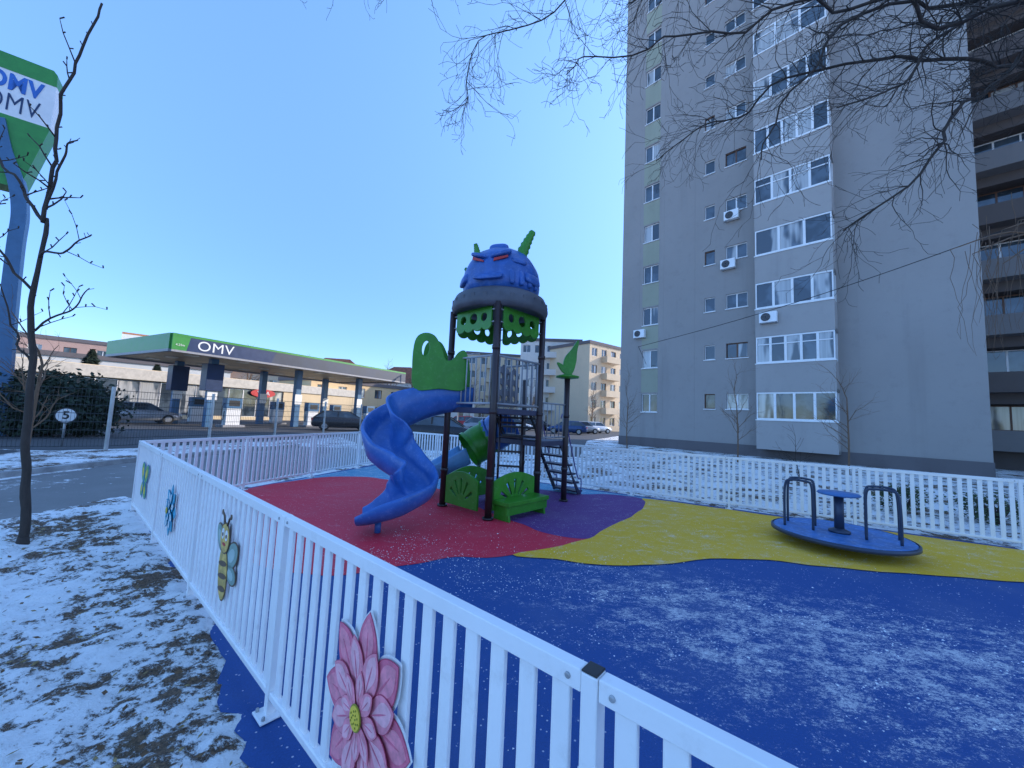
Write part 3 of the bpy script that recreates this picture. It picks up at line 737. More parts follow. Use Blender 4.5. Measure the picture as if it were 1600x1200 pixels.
for x,k in lg:
    if x>16: continue
    z=3*k; b=MB(); b.bx(x-.1,x+3.0,YW-.9,YW-.8,.95+z,2.0+z); b.bx(x-.1,x,YW-.8,YW,.95+z,2.0+z); b.bx(x,x+3.0,YW-.8,YW+1.2,.95+z,1.07+z)
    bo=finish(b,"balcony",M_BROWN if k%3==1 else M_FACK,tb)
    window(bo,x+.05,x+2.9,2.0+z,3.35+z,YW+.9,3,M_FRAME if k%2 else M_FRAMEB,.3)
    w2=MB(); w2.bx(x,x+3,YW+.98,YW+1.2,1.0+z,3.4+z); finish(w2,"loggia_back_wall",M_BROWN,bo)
mb=MB()
for x,k in lg:
    if 16<x: mb.bx(x,x+3,YW+.3,YW+.35,1.0+3*k,3.4+3*k)
finish(mb,"loggia_glazing",M_GLASS,tb,kind="stuff")
mb=MB(); mb.bx(W0-.1,W1+.1,-.1,12.1,HT,HT+.5); mb.bx(W1+.1,46.1,YW-.1,YW+12.1,HT,HT+.5); finish(mb,"roof",M_FACD,tb)
move(tb,A,RZ)
def ac():
    e=thing("air_conditioner",(0,0,0),"white outdoor air conditioner unit fixed to the grey facade","air conditioner","air conditioners on the apartment block")
    mb=MB(); mb.bx(-.4,.4,-.32,-.05,-.28,.28); mb.bx(-.38,-.34,-.05,0,-.34,-.28,1); mb.bx(.34,.38,-.05,0,-.34,-.28,1); mb.bx(-.38,-.34,-.3,0,-.32,-.285,1); mb.bx(.34,.38,-.3,0,-.32,-.285,1)
    finish(mb,"casing",[M_WHITE,M_STEEL],e,bevel=.015)
    mb=MB(); mb.cyl((-.1,-.325,0),(-.1,-.335,0),.22,n=24); finish(mb,"fan",M_BLACK,e)
    mb=MB()
    for r in(.06,.11,.16,.21): mb.tube([V((-.1+r*math.cos(t),-.345,r*math.sin(t))) for t in[2*math.pi*i/20 for i in range(20)]],.006,5,closed=True)
    finish(mb,"fan_guard",M_GREYP,e); return e
RM=Matrix.Rotation(RZ,3,'Z')
acs=[(5.1,0,14.3),(4.9,0,11.3),(7.15,-1.05,7.45),(-.75,0,7.75)]
a0=ac()
for i,q in enumerate(acs):
    L=A+RM@V(q)
    if i==0: move(a0,L,RZ)
    else: dup(a0,L,RZ)

# ------------------------------------------------------------------ trees
def grow(mb,p,d,L,r,lv,spread=.75,grav=0,n=None,wander=.16,mi=0,kids=None):
    n=n or (max(3,int(L/.12)) if lv>0 else max(2,int(L/.15))); n=min(n,10)
    path=[V(p)];rs=[r]; d=V(d).normalized(); q=V(p)
    nodes=[]
    for i in range(n):
        d=(d+V((random.gauss(0,wander),random.gauss(0,wander),random.gauss(0,wander)+grav))).normalized()
        q=q+d*(L/n); path.append(q.copy()); rs.append(max(.0023,r*(1-.72*(i+1)/n))); nodes.append((q.copy(),d.copy(),rs[-1]))
    mb.tube(path,rs,6 if r>.02 else 3,mi,caps=False)
    if lv>0:
        m=kids or max(2,int(L/.17))
        for j in range(m):
            t=(j+random.random()*.6+.3)/m
            i=min(n-1,int(t*n)); q,dd,rr=nodes[i]
            o=dd.orthogonal().normalized(); o.rotate(Matrix.Rotation(random.uniform(0,6.28),3,dd))
            nd_=(dd+o*spread*random.uniform(.7,1.4)).normalized()
            grow(mb,q,nd_,L*random.uniform(.32,.6)*(1.15-.5*t),max(.0026,rr*.62),lv-1,spread,grav,wander=wander,mi=mi)
def left_tree():
    T=lambda p:(p[0]*1.03,p[1]+.12,1.55+(p[2]-1.55)*1.03)
    e=thing("bare_tree",(-4.95,4.09,0),"slender young leafless tree on the snowy verge","tree")
    tr=MB(); tp_=smooth([(-4.95,4.09,0),(-4.99,4.09,.5),(-5.06,4.09,.95),T((-4.95,3.97,1.45)),T((-4.99,3.97,1.95)),T((-5.08,3.97,2.47)),T((-5.05,3.97,2.95)),T((-5.10,3.97,3.46))],5)
    tp_=[p+V((noise.noise(p*3.1),noise.noise(p*3.1+V((4,4,4))),0))*.03*(p.z>.1) for p in tp_]
    tr.tube(tp_,[(.040-.022*i/(len(tp_)-1))*(1+.12*noise.noise(p*6)) for i,p in enumerate(tp_)],10); tr.tube([(-4.95,4.09,-.02),(-4.95,4.09,.10)],[.060,.040],10)
    finish(tr,"trunk",M_BARK,e)
    cr=MB()
    def limb(pts,r0,r1):
        P=smooth([T(p) for p in pts],6); n=len(P)
        P=[p+V((noise.noise(p*5),noise.noise(p*5+V((3,3,3))),noise.noise(p*5+V((7,1,2)))))*.05 if 0<i else p for i,p in enumerate(P)]
        cr.tube(P,[r0+(r1-r0)*i/(n-1) for i in range(n)],7)
        for i in range(2,n-1):
            if random.random()<.65:
                t=(P[i+1]-P[i]).normalized(); o=t.orthogonal().normalized(); o.rotate(Matrix.Rotation(random.uniform(0,6.28),3,t))
                L=random.choice([.05,.05,.06,.07,.3,.4]); rr=max(.004,(r0+(r1-r0)*i/(n-1))*.55)
                q=P[i]; path=[q]
                dd=(t*.8+o).normalized()
                for _ in range(3):
                    dd=(dd+V((random.gauss(0,.15),random.gauss(0,.15),random.gauss(.04,.15)))).normalized(); q=q+dd*L/3; path.append(q)
                cr.tube(path,[rr,rr*.8,rr*.7,rr*.9 if L<.1 else rr*.4],5)
                if L>.1:
                    for z in path[1:]: cr.tube([z,z+V((random.gauss(0,.02),random.gauss(0,.02),.03))],[.006,.007],5)
    limb([(-5.10,3.97,3.40),(-5.07,3.95,4.0),(-5.03,3.9,4.7),(-4.85,3.88,5.25),(-4.70,3.85,5.9)],.020,.010)
    limb([(-5.10,3.97,3.40),(-5.3,4.0,3.62),(-5.5,4.02,3.87),(-5.9,4.1,4.3),(-6.1,4.1,5.0)],.019,.008)
    limb([(-5.09,3.97,3.55),(-4.95,3.9,4.0),(-4.85,3.9,4.2),(-4.72,3.85,4.27)],.014,.006)
    limb([(-5.07,3.97,3.0),(-4.9,3.9,3.05),(-4.65,3.85,3.06),(-4.42,3.8,3.22)],.014,.006)
    limb([(-5.07,3.97,2.6),(-5.3,3.9,2.9),(-5.5,3.85,3.3),(-5.62,3.8,3.9)],.015,.006)
    limb([(-5.04,3.97,2.2),(-4.85,4.0,2.4),(-4.7,4.05,2.55),(-4.62,4.1,2.75)],.012,.005)
    limb([(-5.0,3.97,1.9),(-5.25,4.0,2.2),(-5.45,4.0,2.7)],.013,.005)
    finish(cr,"crown",M_BARK,e)
left_tree()
def bare(loc,h,label,r=.05,m=M_BARKL,lv=2,group=None,spread=.6,clear=.35):
    e=thing("bare_tree",loc,label,"tree",group); loc=V(loc)
    tr=MB(); path=smooth([loc,loc+V((random.gauss(0,.04),0,h*.25)),loc+V((random.gauss(0,.06),0,h*.6))],4)
    tr.tube(path,[r*(1-.4*i/(len(path)-1)) for i in range(len(path))],8); finish(tr,"trunk",m,e)
    cr=MB()
    grow(cr,path[-1],(0,0,1),h*.42,r*.55,lv,spread,.02,kids=7)
    for i in range(8):
        t=clear+(.95-clear)*i/8; q=path[0].lerp(path[-1],min(1,t)); a=random.uniform(0,6.28)
        grow(cr,q,(math.cos(a)*.8,math.sin(a)*.8,.9),h*random.uniform(.22,.36),r*.4,lv,spread,.03,kids=5)
    finish(cr,"crown",m,e); return e
bare((-11.5,9.3,0),3.6,"small leafless tree with reddish twigs beside the path",.05,lv=2)
for q in((10.2,17.3,0),(12.6,14.4,0),(6.4,21.0,0)):
    bare(q,4.4,"bare sapling planted below the tower block",.035,group="saplings below the tower block",lv=2)
bare((6.9,9.2,0),1.5,"small leafless shrub stem behind the fence",.014,M_BARK,lv=1)
def big_tree():
    base=V((10.6,5.0,0))
    e=thing("bare_tree",base,"large leafless tree with limbs hanging over the playground","tree")
    tr=MB(); tpth=smooth([base,base+V((-.05,0,1.6)),base+V((-.25,0,3.2)),base+V((-.45,0,4.6))],5)
    tr.tube(tpth,[.28-.10*i/(len(tpth)-1) for i in range(len(tpth))],14); finish(tr,"trunk",M_BARK,e)
    top=tpth[-1]; cr=MB()
    limbs=[[(8.4,4.8,7.4),(6.4,4.5,7.5),(5.3,4.6,7.8),(3.3,4.8,8.0),(1.57,5,7.9),(.22,5,7.4),(-.70,5,6.8),(-.96,5,5.8)],
      [(8.4,4.8,6.6),(6.6,4.2,6.7),(5.0,4.4,6.9),(3.9,4.5,7.0),(2.3,4.6,6.8),(1.17,4.7,6.4),(.5,4.8,6.1)],
      [(8.8,5,7.0),(7.2,5,7.1),(6.35,5,6.3),(5.4,5,5.2),(4.7,5,4.4)],
      [(8.4,5,8.0),(6.9,5,7.9),(4.78,5,7.5),(3.85,5,6.5),(3.3,5,5.2)],
      [(8.6,4.4,8.4),(7.0,4.2,8.6),(5.2,4.6,8.8),(3.0,5.2,8.7),(1.6,5.6,8.3)],
      [(8.4,5.6,7.2),(7.2,5.6,7.4),(5.8,5.7,7.6),(4.4,6.0,7.4),(3.2,6.2,6.8),(2.4,6.3,6.2)],
      [(8.6,4.6,7.9),(7.2,4.4,8.0),(6.2,4.5,7.6),(5.6,4.6,6.9),(5.0,4.7,6.3),(4.2,4.8,5.9)],
      [(8.4,5,8.4),(5.5,5.1,8.7),(3.0,5.2,8.6),(1.2,5.2,8.5),(-.6,5.2,8.2),(-1.9,5.1,7.9),(-3.1,5.0,7.5)]]
    for li,pts in enumerate(limbs):
        P=smooth([top]+pts,7); n=len(P)
        P=[p+V((noise.noise(p*1.7),noise.noise(p*1.7+V((5,5,5))),noise.noise(p*1.7+V((1,8,3)))))*.24*min(1,i/6) for i,p in enumerate(P)]
        R_=[(.085 if p.x>8.2 else .030*(.35+.65*max(0,min(1,(p.x+1)/8)))) for p in P]
        R_=[.6*R_[i]+.4*R_[max(0,i-1)] for i in range(n)]; R_=[r*(1-.6*(i/(n-1))**2) for i,r in enumerate(R_)]
        cr.tube(P,R_,7)
        for i in range(8,n-1):
            t=(P[i+1]-P[i]).normalized()
            for _ in range((2 if li!=7 else (1 if random.random()<.7 else 2)) if P[i].x<8 else 0):
                o=t.orthogonal().normalized(); o.rotate(Matrix.Rotation(random.uniform(0,6.28),3,t))
                dd=t*random.uniform(.5,1.1)+o*random.uniform(.5,1.0)+V((0,0,random.uniform(-.3,.25)))
                grow(cr,P[i],dd,random.uniform(.45,1.1)*(.7 if li==7 else (.8 if P[i].x<1 else 1)),max(.005,min(.011,R_[i]*.5)),2,.8,-.01,wander=.22,kids=4)
    finish(cr,"crown",M_BARK,e)
big_tree()
def willow():
    base=V((17.5,10.5,0)); e=thing("willow_tree",base,"leafless willow with pale hanging twigs by the tower block","tree")
    tr=MB(); tr.tube([base,base+V((-.3,0,3)),base+V((-.9,0,6))],[.22,.18,.12],12); finish(tr,"trunk",M_BARKL,e)
    cr=MB(); 
    for i in range(60):
        s=base+V((-.9,0,6)); tip=V((random.uniform(11.3,14.5),8.6+random.uniform(-.6,1.2),random.uniform(6.0,7.4)))
        if i<9: cr.tube(smooth([s,s.lerp(tip,.5)+V((0,0,1.0)),tip],5),[.05-.04*j/10 for j in range(11)],5)
        p=tip; path=[p]
        for _ in range(9): p=p+V((random.gauss(0,.05),random.gauss(0,.05),-random.uniform(.2,.36))); path.append(p)
        cr.tube(path,[.007-.0005*j for j in range(10)],3)
    finish(cr,"crown",M_BARKL,e)
willow()
def leafball(name,c,rx,ry,rz_,n,size,m,label,cat):
    e=thing(name,(c[0],c[1],0),label,cat)
    t=MB()
    for i in range(6):
        a=i*1.05; t.tube([(c[0],c[1],0),(c[0]+.3*rx*math.cos(a),c[1]+.3*ry*math.sin(a),c[2]),(c[0]+.6*rx*math.cos(a),c[1]+.6*ry*math.sin(a),c[2]+rz_*.5)],[.06*rx,.04*rx,.02*rx],6)
    finish(t,"trunk",M_BARK,e)
    mb=MB()
    cl=[]
    for i in range(int(n/60)):
        a=random.uniform(0,6.28);ph=math.acos(random.uniform(-.8,1)); k=random.uniform(.55,1.02)
        cl.append((V((c[0]+rx*k*math.sin(ph)*math.cos(a),c[1]+ry*k*math.sin(ph)*math.sin(a),max(.15,c[2]+rz_*k*math.cos(ph))))))
    for q in cl:
        for _ in range(60):
            p=q+V((random.gauss(0,.13),random.gauss(0,.13),random.gauss(0,.12)))*min(2.2,rx*1.1)
            if p.z<.03: continue
            u=V((random.gauss(0,1),random.gauss(0,1),random.gauss(0,1))).normalized(); v=u.orthogonal().normalized()
            s=size*random.uniform(.6,1.3); mb.add([p-u*s,p+v*s*.5,p+u*s,p-v*s*.5],[(0,1,2,3)])
    finish(mb,"crown",m,e)
leafball("evergreen_shrub",(-18.6,15.6,1.1),2.1,1.6,1.25,9000,.10,M_LEAF,"dark rounded evergreen shrub beside the petrol station","shrub")
leafball("evergreen_shrub",(-22.2,15.2,1.0),1.8,1.5,1.2,5000,.10,M_LEAF,"dark rounded evergreen shrub beside the petrol station","shrub")
for q,s in(((9.0,7.2,.28),.6),((10.2,6.9,.3),.7),((8.0,7.9,.25),.5)):
    leafball("low_shrub",q,s,s*.7,.28,1500,.03,M_HEDGE,"low green shrub in snow behind the fence","shrub")
def conifer(loc,h,r):
    e=thing("conifer_tree",loc,"dark green conifer behind the petrol station","tree","conifers behind the station"); loc=V(loc)
    t=MB(); t.tube([loc,loc+V((0,0,h))],[.18,.03],8); finish(t,"trunk",M_BARK,e)
    mb=MB()
    for i in range(3500):
        z=random.random()**.8; rr=r*(1-z)*random.uniform(.5,1.05)*(1+.2*math.sin(z*40)); a=random.uniform(0,6.28)
        p=loc+V((rr*math.cos(a),rr*math.sin(a),.8+z*(h-.8))); u=V((math.cos(a),math.sin(a),-.4))*.28; v=V((-math.sin(a),math.cos(a),random.uniform(-.5,.5)))*.08
        mb.add([p-u,p+v,p+u,p-v],[(0,1,2,3)])
    finish(mb,"crown",M_LEAF,e)
conifer((-43,39,0),6.5,2.6); conifer((-39,42,0),5.5,2.4)
mb=MB()
for i in range(9500):
    t=random.uniform(-1.5,7.2); d=random.uniform(.18,4.2)**1.0; p=F0+FD*t+FN*d
    if p.x<-6.0 or p.y<-.2: continue
    if noise.noise(p*1.1)<-.05 and random.random()<.75: continue
    z=.036+.020*random.random(); a=random.uniform(0,6.28); L=random.uniform(.006,.024)
    u=V((math.cos(a),math.sin(a),random.uniform(-.35,.35)))*L; v=V((-math.sin(a),math.cos(a),random.uniform(-.4,.4)))*L*random.choice([.12,.45,.6])
    p=V((p.x,p.y,z)); mb.add([p-u,p+v,p+u*1.1,p-v],[(0,1,2,3)],i%2)
finish(mb,"leaf_litter",[mat("dead_leaf",(.13,.07,.03),.8,var=.5,scale=30),mat("dead_grass",(.24,.17,.07),.8,var=.5,scale=30)],kind="stuff")

# ------------------------------------------------------------------ station mesh fence
def mesh_fence():
    pts=[V((-16.9,8.6,0)),V((-12.3,11.9,0)),V((-11.6,15.0,0)),V((-10.9,18.0,0)),V((-10.1,21.0,0)),V((-9.3,24,0))]
    e=thing("mesh_fence",pts[0],"grey wire mesh fence around the petrol station","fence")
    for a,b in zip(pts[:-1],pts[1:]):
        d=(b-a);L=d.length;d.normalize(); mb=MB()
        for i in range(int(L/.08)): p=a+d*(.08*i+.04); mb.tube([p+V((0,0,.1)),p+V((0,0,1.85))],.0045,3,caps=False)
        for z in (.12,.35,.6,.85,1.1,1.35,1.6,1.83):
            for o in(-.006,.006): mb.tube([a+V((0,0,z+o)),b+V((0,0,z+o))],.005,3,caps=False)
        finish(mb,"mesh_panel",mat("mesh_wire",(.05,.055,.06),.5,.3),e)
    for p in pts:
        mb=MB(); mb.box(p+V((0,0,.97)),(.07,.07,1.94)); finish(mb,"fence_post",M_STEEL,e)
mesh_fence()
e=thing("speed_limit_sign",(-14.0,12.2,0),"small round white sign with number five on a post","sign")
mb=MB(); mb.cyl((-14,12.2,0),(-14,12.2,1.2),.03); finish(mb,"post",M_STEEL,e)
D_=V((14,-12.2,0)).normalized(); Ms=frameM(V((-14,12.2,.98))+D_*.04,V((-D_.y,D_.x,0)),(0,0,1),D_)
mb=MB(); mb.shape([circ(0,0,.25,n=40)],.02,Ms,0); mb.shape([circ(0,0,.25,n=40),circ(0,0,.215,n=40)],.024,Ms,1); mb.text("5",.34,Ms@Matrix.Translation((0,0,.014)),1,.004,bold=.006); finish(mb,"sign_face",[M_SIGNW,M_BLACK],e)

# ------------------------------------------------------------------ pylon sign
PR=V((-19.4,15.0,0)); pe=V((.79,.61,0)).normalized(); pn=V((pe.y,-pe.x,0))
py=thing("station_pylon_sign",PR,"tall green and white petrol station sign on blue bent pole","sign")
Mp=frameM(PR,pe,(0,0,1),pn)
W=-2.55
mb=MB(); mb.shape([[(W,14.15),(0,14.15),(-.02,14.65),(-.14,14.8),(W,14.8)]],.8,Mp,0); finish(mb,"green_top_panel",M_OMVG,py,bevel=.02)
mb=MB(); mb.shape([[(W,12.35),(W+.34,10.6),(W+.5,9.8),(W+.75,9.6),(-.75,9.6),(-.50,9.8),(-.34,10.6),(0,12.35)]],.8,Mp,0); finish(mb,"green_lower_panel",M_OMVG,py,bevel=.02)
mb=MB(); mb.shape([[(W,12.35),(0,12.35),(0,14.15),(W,14.15)]],.78,Mp,0)
mb.text("OMV",1.02,Mp@Matrix.Translation((-1.04,12.85,.40)),1,.02,xs=.62,bold=-.008)
mb.text("OMV",.90,Mp@Matrix.Translation((-1.04,13.68,.40)),2,.02,xs=.70,bold=.03)
finish(mb,"name_panel",[M_SIGNW,M_OMVB,mat("logo_blue",(.03,.14,.48),.4)],py)
def ribbon(ctr,wd,dz):
    mb=MB(); C=smooth([(x,y,0) for x,y in ctr],6); Wd=[q[0] for q in smooth([(v,0,0) for v in wd],6)]; L_=[];R_=[]
    for i,p in enumerate(C):
        t=(C[min(i+1,len(C)-1)]-C[max(i-1,0)]).normalized(); n=V((-t.y,t.x,0)); L_.append(p+n*Wd[i]/2); R_.append(p-n*Wd[i]/2)
    mb.shape([[(q.x,q.y) for q in L_+R_[::-1]]],.34,Mp@Matrix.Translation((0,0,dz)),0,.02)
    finish(mb,"support_pole",M_PYB,py)
ribbon([(-.12,0),(-.30,4),(-.40,7.2),(-.42,8.6),(-.62,9.8),(-1.0,10.9),(-1.28,12.1)],[.46,.40,.36,.36,.38,.36,.32],.32)
ribbon([(-2.43,0),(-2.25,4),(-2.15,7.2),(-2.13,8.6),(-1.93,9.8),(-1.55,10.9),(-1.27,12.1)],[.46,.40,.36,.36,.38,.36,.32],.27)

# ------------------------------------------------------------------ petrol station
CA=V((-19.6,21.8,0)); cu_=V((.47,.883,0)).normalized(); cv=V((-.88,.475,0)).normalized()
cp=thing("petrol_station_canopy",CA,"flat petrol station canopy with green and blue fascia","petrol station")
LU,LV=18.8,9.6; Z0,Z1=4.45,5.52
mb=MB(); P=[CA,CA+cu_*LU,CA+cu_*LU+cv*LV,CA+cv*LV]
cc=sum(P,V((0,0,0)))/4
mb.extr([cc+(p-cc)*.985+V((0,0,Z0+.12)) for p in P],(0,0,.8))
finish(mb,"canopy_roof",mat("canopy_soffit",(.70,.54,.34),.5,var=.2,scale=.6),cp)  # soffit tan has warm light on the underside mixed into its colour
nU=V((cu_.y,-cu_.x,0)) 
def fascia(a,b,n):
    d=(b-a).normalized(); L=(b-a).length; return frameM(a,d,(0,0,1),n),L
Mx,L=fascia(P[0],P[1],nU)
mb=MB(); mb.shape([[(5.6,Z0+.12),(L,Z0+.12),(L,Z1-.14),(5.9,Z1-.14)]],.16,Mx,4); mb.shape([[(.7,Z0+.12),(5.6,Z0+.12),(5.9,Z1-.14),(.85,Z1-.14)]],.165,Mx,0); mb.shape([[(0,Z1-.14),(L,Z1-.14),(L,Z1),(0,Z1)]],.18,Mx,1); mb.shape([[(0,Z0),(L,Z0),(L,Z0+.12),(0,Z0+.12)]],.18,Mx,2)
mb.shape([[(0,Z0+.12),(.7,Z0+.12),(.85,Z1-.14),(0,Z1-.14)]],.17,Mx,1)
mb.text("OMV",.82,Mx@Matrix.Translation((2.2,(Z0+Z1)/2-.03,.09)),3,.02,xs=1.08)
mb.text("4,25m",.17,Mx@Matrix.Translation((.38,Z0+.42,.09)),3,.02)
finish(mb,"fascia",[M_OMVB,M_OMVG,M_GREYP,M_SIGNW,M_FGREY],cp)
for a,b in((P[3],P[0]),(P[2],P[3]),(P[1],P[2])):
    Mx=frameM(a,(b-a),(0,0,1),(b-a).normalized().cross(V((0,0,1)))); L=(b-a).length
    mb=MB(); mb.shape([[(.1,Z0+.15),(L-.1,Z0+.15),(L-.1,Z1),(.1,Z1)]],.16,Mx,0); mb.shape([[(.1,Z0),(L-.1,Z0),(L-.1,Z0+.15),(.1,Z0+.15)]],.18,Mx,1); finish(mb,"fascia",[M_OMVG,M_GREYP],cp)
for i in range(3):
    for j in (2.3,7.2):
        q=CA+cu_*(3.2+6.0*i)+cv*j; mb=MB()
        mb.hull(q+V((0,0,Z0/2+.05)),cu_*.22,cv*.22,(0,0,Z0/2+.05)); 
        if i==0: mb.hull(q+V((0,0,3.3)),cu_*.50,cv*.40,(0,0,.9),1)
        mb.hull(q+nU*.24+V((0,0,2.2)),cu_*.30,nU*.02,(0,0,.4),2)
        finish(mb,"column",[M_PYB,M_OMVB,M_SIGNW],cp,bevel=.02)
mb=MB()
for i in range(6):
    for j in(2,4.8,7.6):
        q=CA+cu_*(1.8+3.0*i)+cv*j; mb.hull(q+V((0,0,Z0+.10)),cu_*.3,cv*.3,(0,0,.03))
finish(mb,"canopy_light",mat("canopy_lamp",(.85,.80,.68),.4),cp,kind="stuff")
def pump():
    e=thing("fuel_pump",(0,0,0),"blue and white fuel pump under the station canopy","fuel pump","fuel pumps under the canopy")
    mb=MB(); mb.bx(-.45,.45,-.25,.25,.15,1.3,0); mb.bx(-.5,.5,-.28,.28,1.3,2.0,1); mb.bx(-.7,.7,-.5,.5,0,.15,2); mb.bx(-.35,.35,-.285,-.26,1.45,1.85,3); finish(mb,"pump_body",[M_SIGNW,M_PYB,M_GREYP,M_BLACK],e,bevel=.02)
    for s in(-1,1):
        h=MB(); h.tube(smooth([(s*.46,0,1.7),(s*.62,0,1.3),(s*.6,0,.6),(s*.5,0,.5),(s*.48,0,1.1)],5),.02,6); finish(h,"hose",M_BLACK,e)
    return e
p0=pump(); first=True
for i in range(3):
    for j in(2.3,7.2):
        q=CA+cu_*(4.6+6.0*i)+cv*j
        if first: move(p0,q,math.atan2(cu_.y,cu_.x)); first=False
        else: dup(p0,q,math.atan2(cu_.y,cu_.x))
sh=thing("station_shop",(0,0,0),"white petrol station shop with glazed front and red sign","shop")
SO=CA+cv*17-cu_*3
mb=MB(); mb.bx(0,30,0,9,3.3,4.3); mb.bx(0,.3,0,9,0,3.3); mb.bx(29.7,30,0,9,0,3.3); mb.bx(.3,29.7,8.7,9,0,3.3); mb.bx(.3,29.7,.02,.3,0,.35); mb.bx(20,29.7,.02,.3,.35,3.3)
finish(mb,"wall",stucco("shop_wall",(.70,.54,.34),.3),sh)
for i in range(7): 
    window(sh,.35+i*2.8,3.1+i*2.8,.35,3.25,.15,2,None if i%2 else M_GREYP,.35)
mb=MB(); mb.bx(0,30,-.12,0,3.35,4.25); finish(mb,"fascia",mat("shop_fascia",(.52,.47,.40),.5),sh)
Msg=frameM((17.6,-.14,2.95),(1,0,0),(0,0,1),(0,-1,0)); mb=MB(); mb.shape([circ(0,0,1.3,.45,40)],.15,Msg,0); mb.text("VIVA",.6,Msg@Matrix.Translation((0,0,.09)),1,.02); finish(mb,"shop_sign",[M_RED,M_SIGNW],sh)
move(sh,SO,math.atan2(cu_.y,cu_.x))
# ------------------------------------------------------------------ generic buildings
def block(name,loc,rz,w,d,h,floors,cols,wallm,label,cat,roof=None,rh=0,group=None,winw=1.3,winh=1.3):
    e=thing(name,(0,0,0),label,cat,group); mb=MB(); hs=[]
    fh=h/floors
    for k in range(floors):
        for c in range(cols):
            cx=w*(c+.5)/cols-w/2; hs.append((cx-winw/2,cx+winw/2,fh*k+fh*.32,fh*k+fh*.32+winh))
    wall_holes(mb,-w/2,w/2,0,h,hs,0,.2)
    mb.add([(-w/2,0,0),(-w/2,d,0),(-w/2,d,h),(-w/2,0,h),(w/2,0,0),(w/2,0,h),(w/2,d,h),(w/2,d,0)],[(0,3,2,1),(4,7,6,5),(1,2,6,7),(3,5,6,2)])
    finish(mb,"wall",wallm,e)
    for i,hh in enumerate(hs): window(e,hh[0],hh[1],hh[2],hh[3],.15,2,M_FRAMEB if name!="house" and i%3==0 else None,.3)
    r=MB()
    if rh:
        r.add([(-w/2-.5,-.5,h),(w/2+.5,-.5,h),(w/2+.5,d+.5,h),(-w/2-.5,d+.5,h),(-w/2+d/2,d/2,h+rh),(w/2-d/2,d/2,h+rh)],[(0,1,5,4),(1,2,5),(2,3,4,5),(3,0,4),(3,2,1,0)])
    else: r.bx(-w/2-.15,w/2+.15,-.15,d+.15,h,h+.5)
    finish(r,"roof",roof or M_FACD,e)
    if name=="apartment_building":
        for k in range(1,floors):
            b=MB(); b.bx(-1.8,1.8,-1.1,-1.0,fh*k,fh*k+1.0); b.bx(-1.8,1.8,-1.0,0,fh*k,fh*k+.12); b.bx(-1.8,-1.7,-1.0,0,fh*k+.12,fh*k+1.0); b.bx(1.7,1.8,-1.0,0,fh*k+.12,fh*k+1.0); finish(b,"balcony",wallm,e)
    move(e,loc,rz); return e
block("apartment_building",(6.5,66,0),math.radians(-4),10.5,12,15,5,5,M_WALLW,"white five storey apartment building with small windows","building")
block("apartment_building",(15.6,62,0),math.radians(38),9.5,12,13.6,5,4,M_CREAM,"cream five storey apartment building lit by sun","building")
block("apartment_building",(-3.5,78,0),math.radians(8),12,12,14,5,5,M_CREAM,"cream five storey apartment building lit by sun","building")
block("low_building",(-21,57,0),1.0,18,8,5.2,2,6,stucco("ochre_render",(.70,.50,.28),.3),"low ochre building lit by sun beyond the station","building")
for loc,rz,w,h,rh in(((-37,78,0),.2,14,8.5,4),((-26,84,0),-.1,13,8,4),((-50,72,0),.3,12,8,4),((-14,92,0),.1,14,6,4)):
    block("house",loc,rz,w,9,h,2,4,M_CREAM if rh and w!=13 else M_WALLW,"house with a reddish brown hipped roof","house",M_ROOF,rh,"houses behind the petrol station")
rb=block("shop_building",(-60.5,58.5,0),math.radians(45),26,14,9.6,3,8,stucco("pink_render",(.48,.31,.25),.3),"pinkish commercial building with rooftop lettering","building")
ORG[rb.name]=V((0,0,0))
mb=MB(); Mr=frameM((2.5,-.3,11.0),(1,0,0),(0,0,1),(0,-1,0))
mb.shape([[(-2.4,-.65),(2.4,-.65),(2.4,.65),(-2.4,.65)]],.3,Mr,0); mb.shape([[(-2.4,.65),(1.2,.65),(1.2,.95),(-2.4,.95)]],.3,Mr,1); mb.text("RES",1.15,Mr@Matrix.Translation((0.4,0,.17)),2,.05,xs=1.2)
for x in(.2,2.5,4.5): mb.bx(x-.08,x+.08,-.2,-.05,10.0,10.38,2)
finish(mb,"roof_sign",[M_SIGNW,mat("orange_sign",(.5,.22,.10),.5),M_FACD],rb)
block("white_building",(-45,43,0),math.radians(48),22,8,5.8,2,7,M_WALLW,"low white building with a band of windows","building",winw=2.0)
block("kiosk",(-9,52,0),math.radians(5),8,4,3.2,1,3,M_WALLW,"small white roadside kiosk with flat roof","kiosk",winw=1.8)
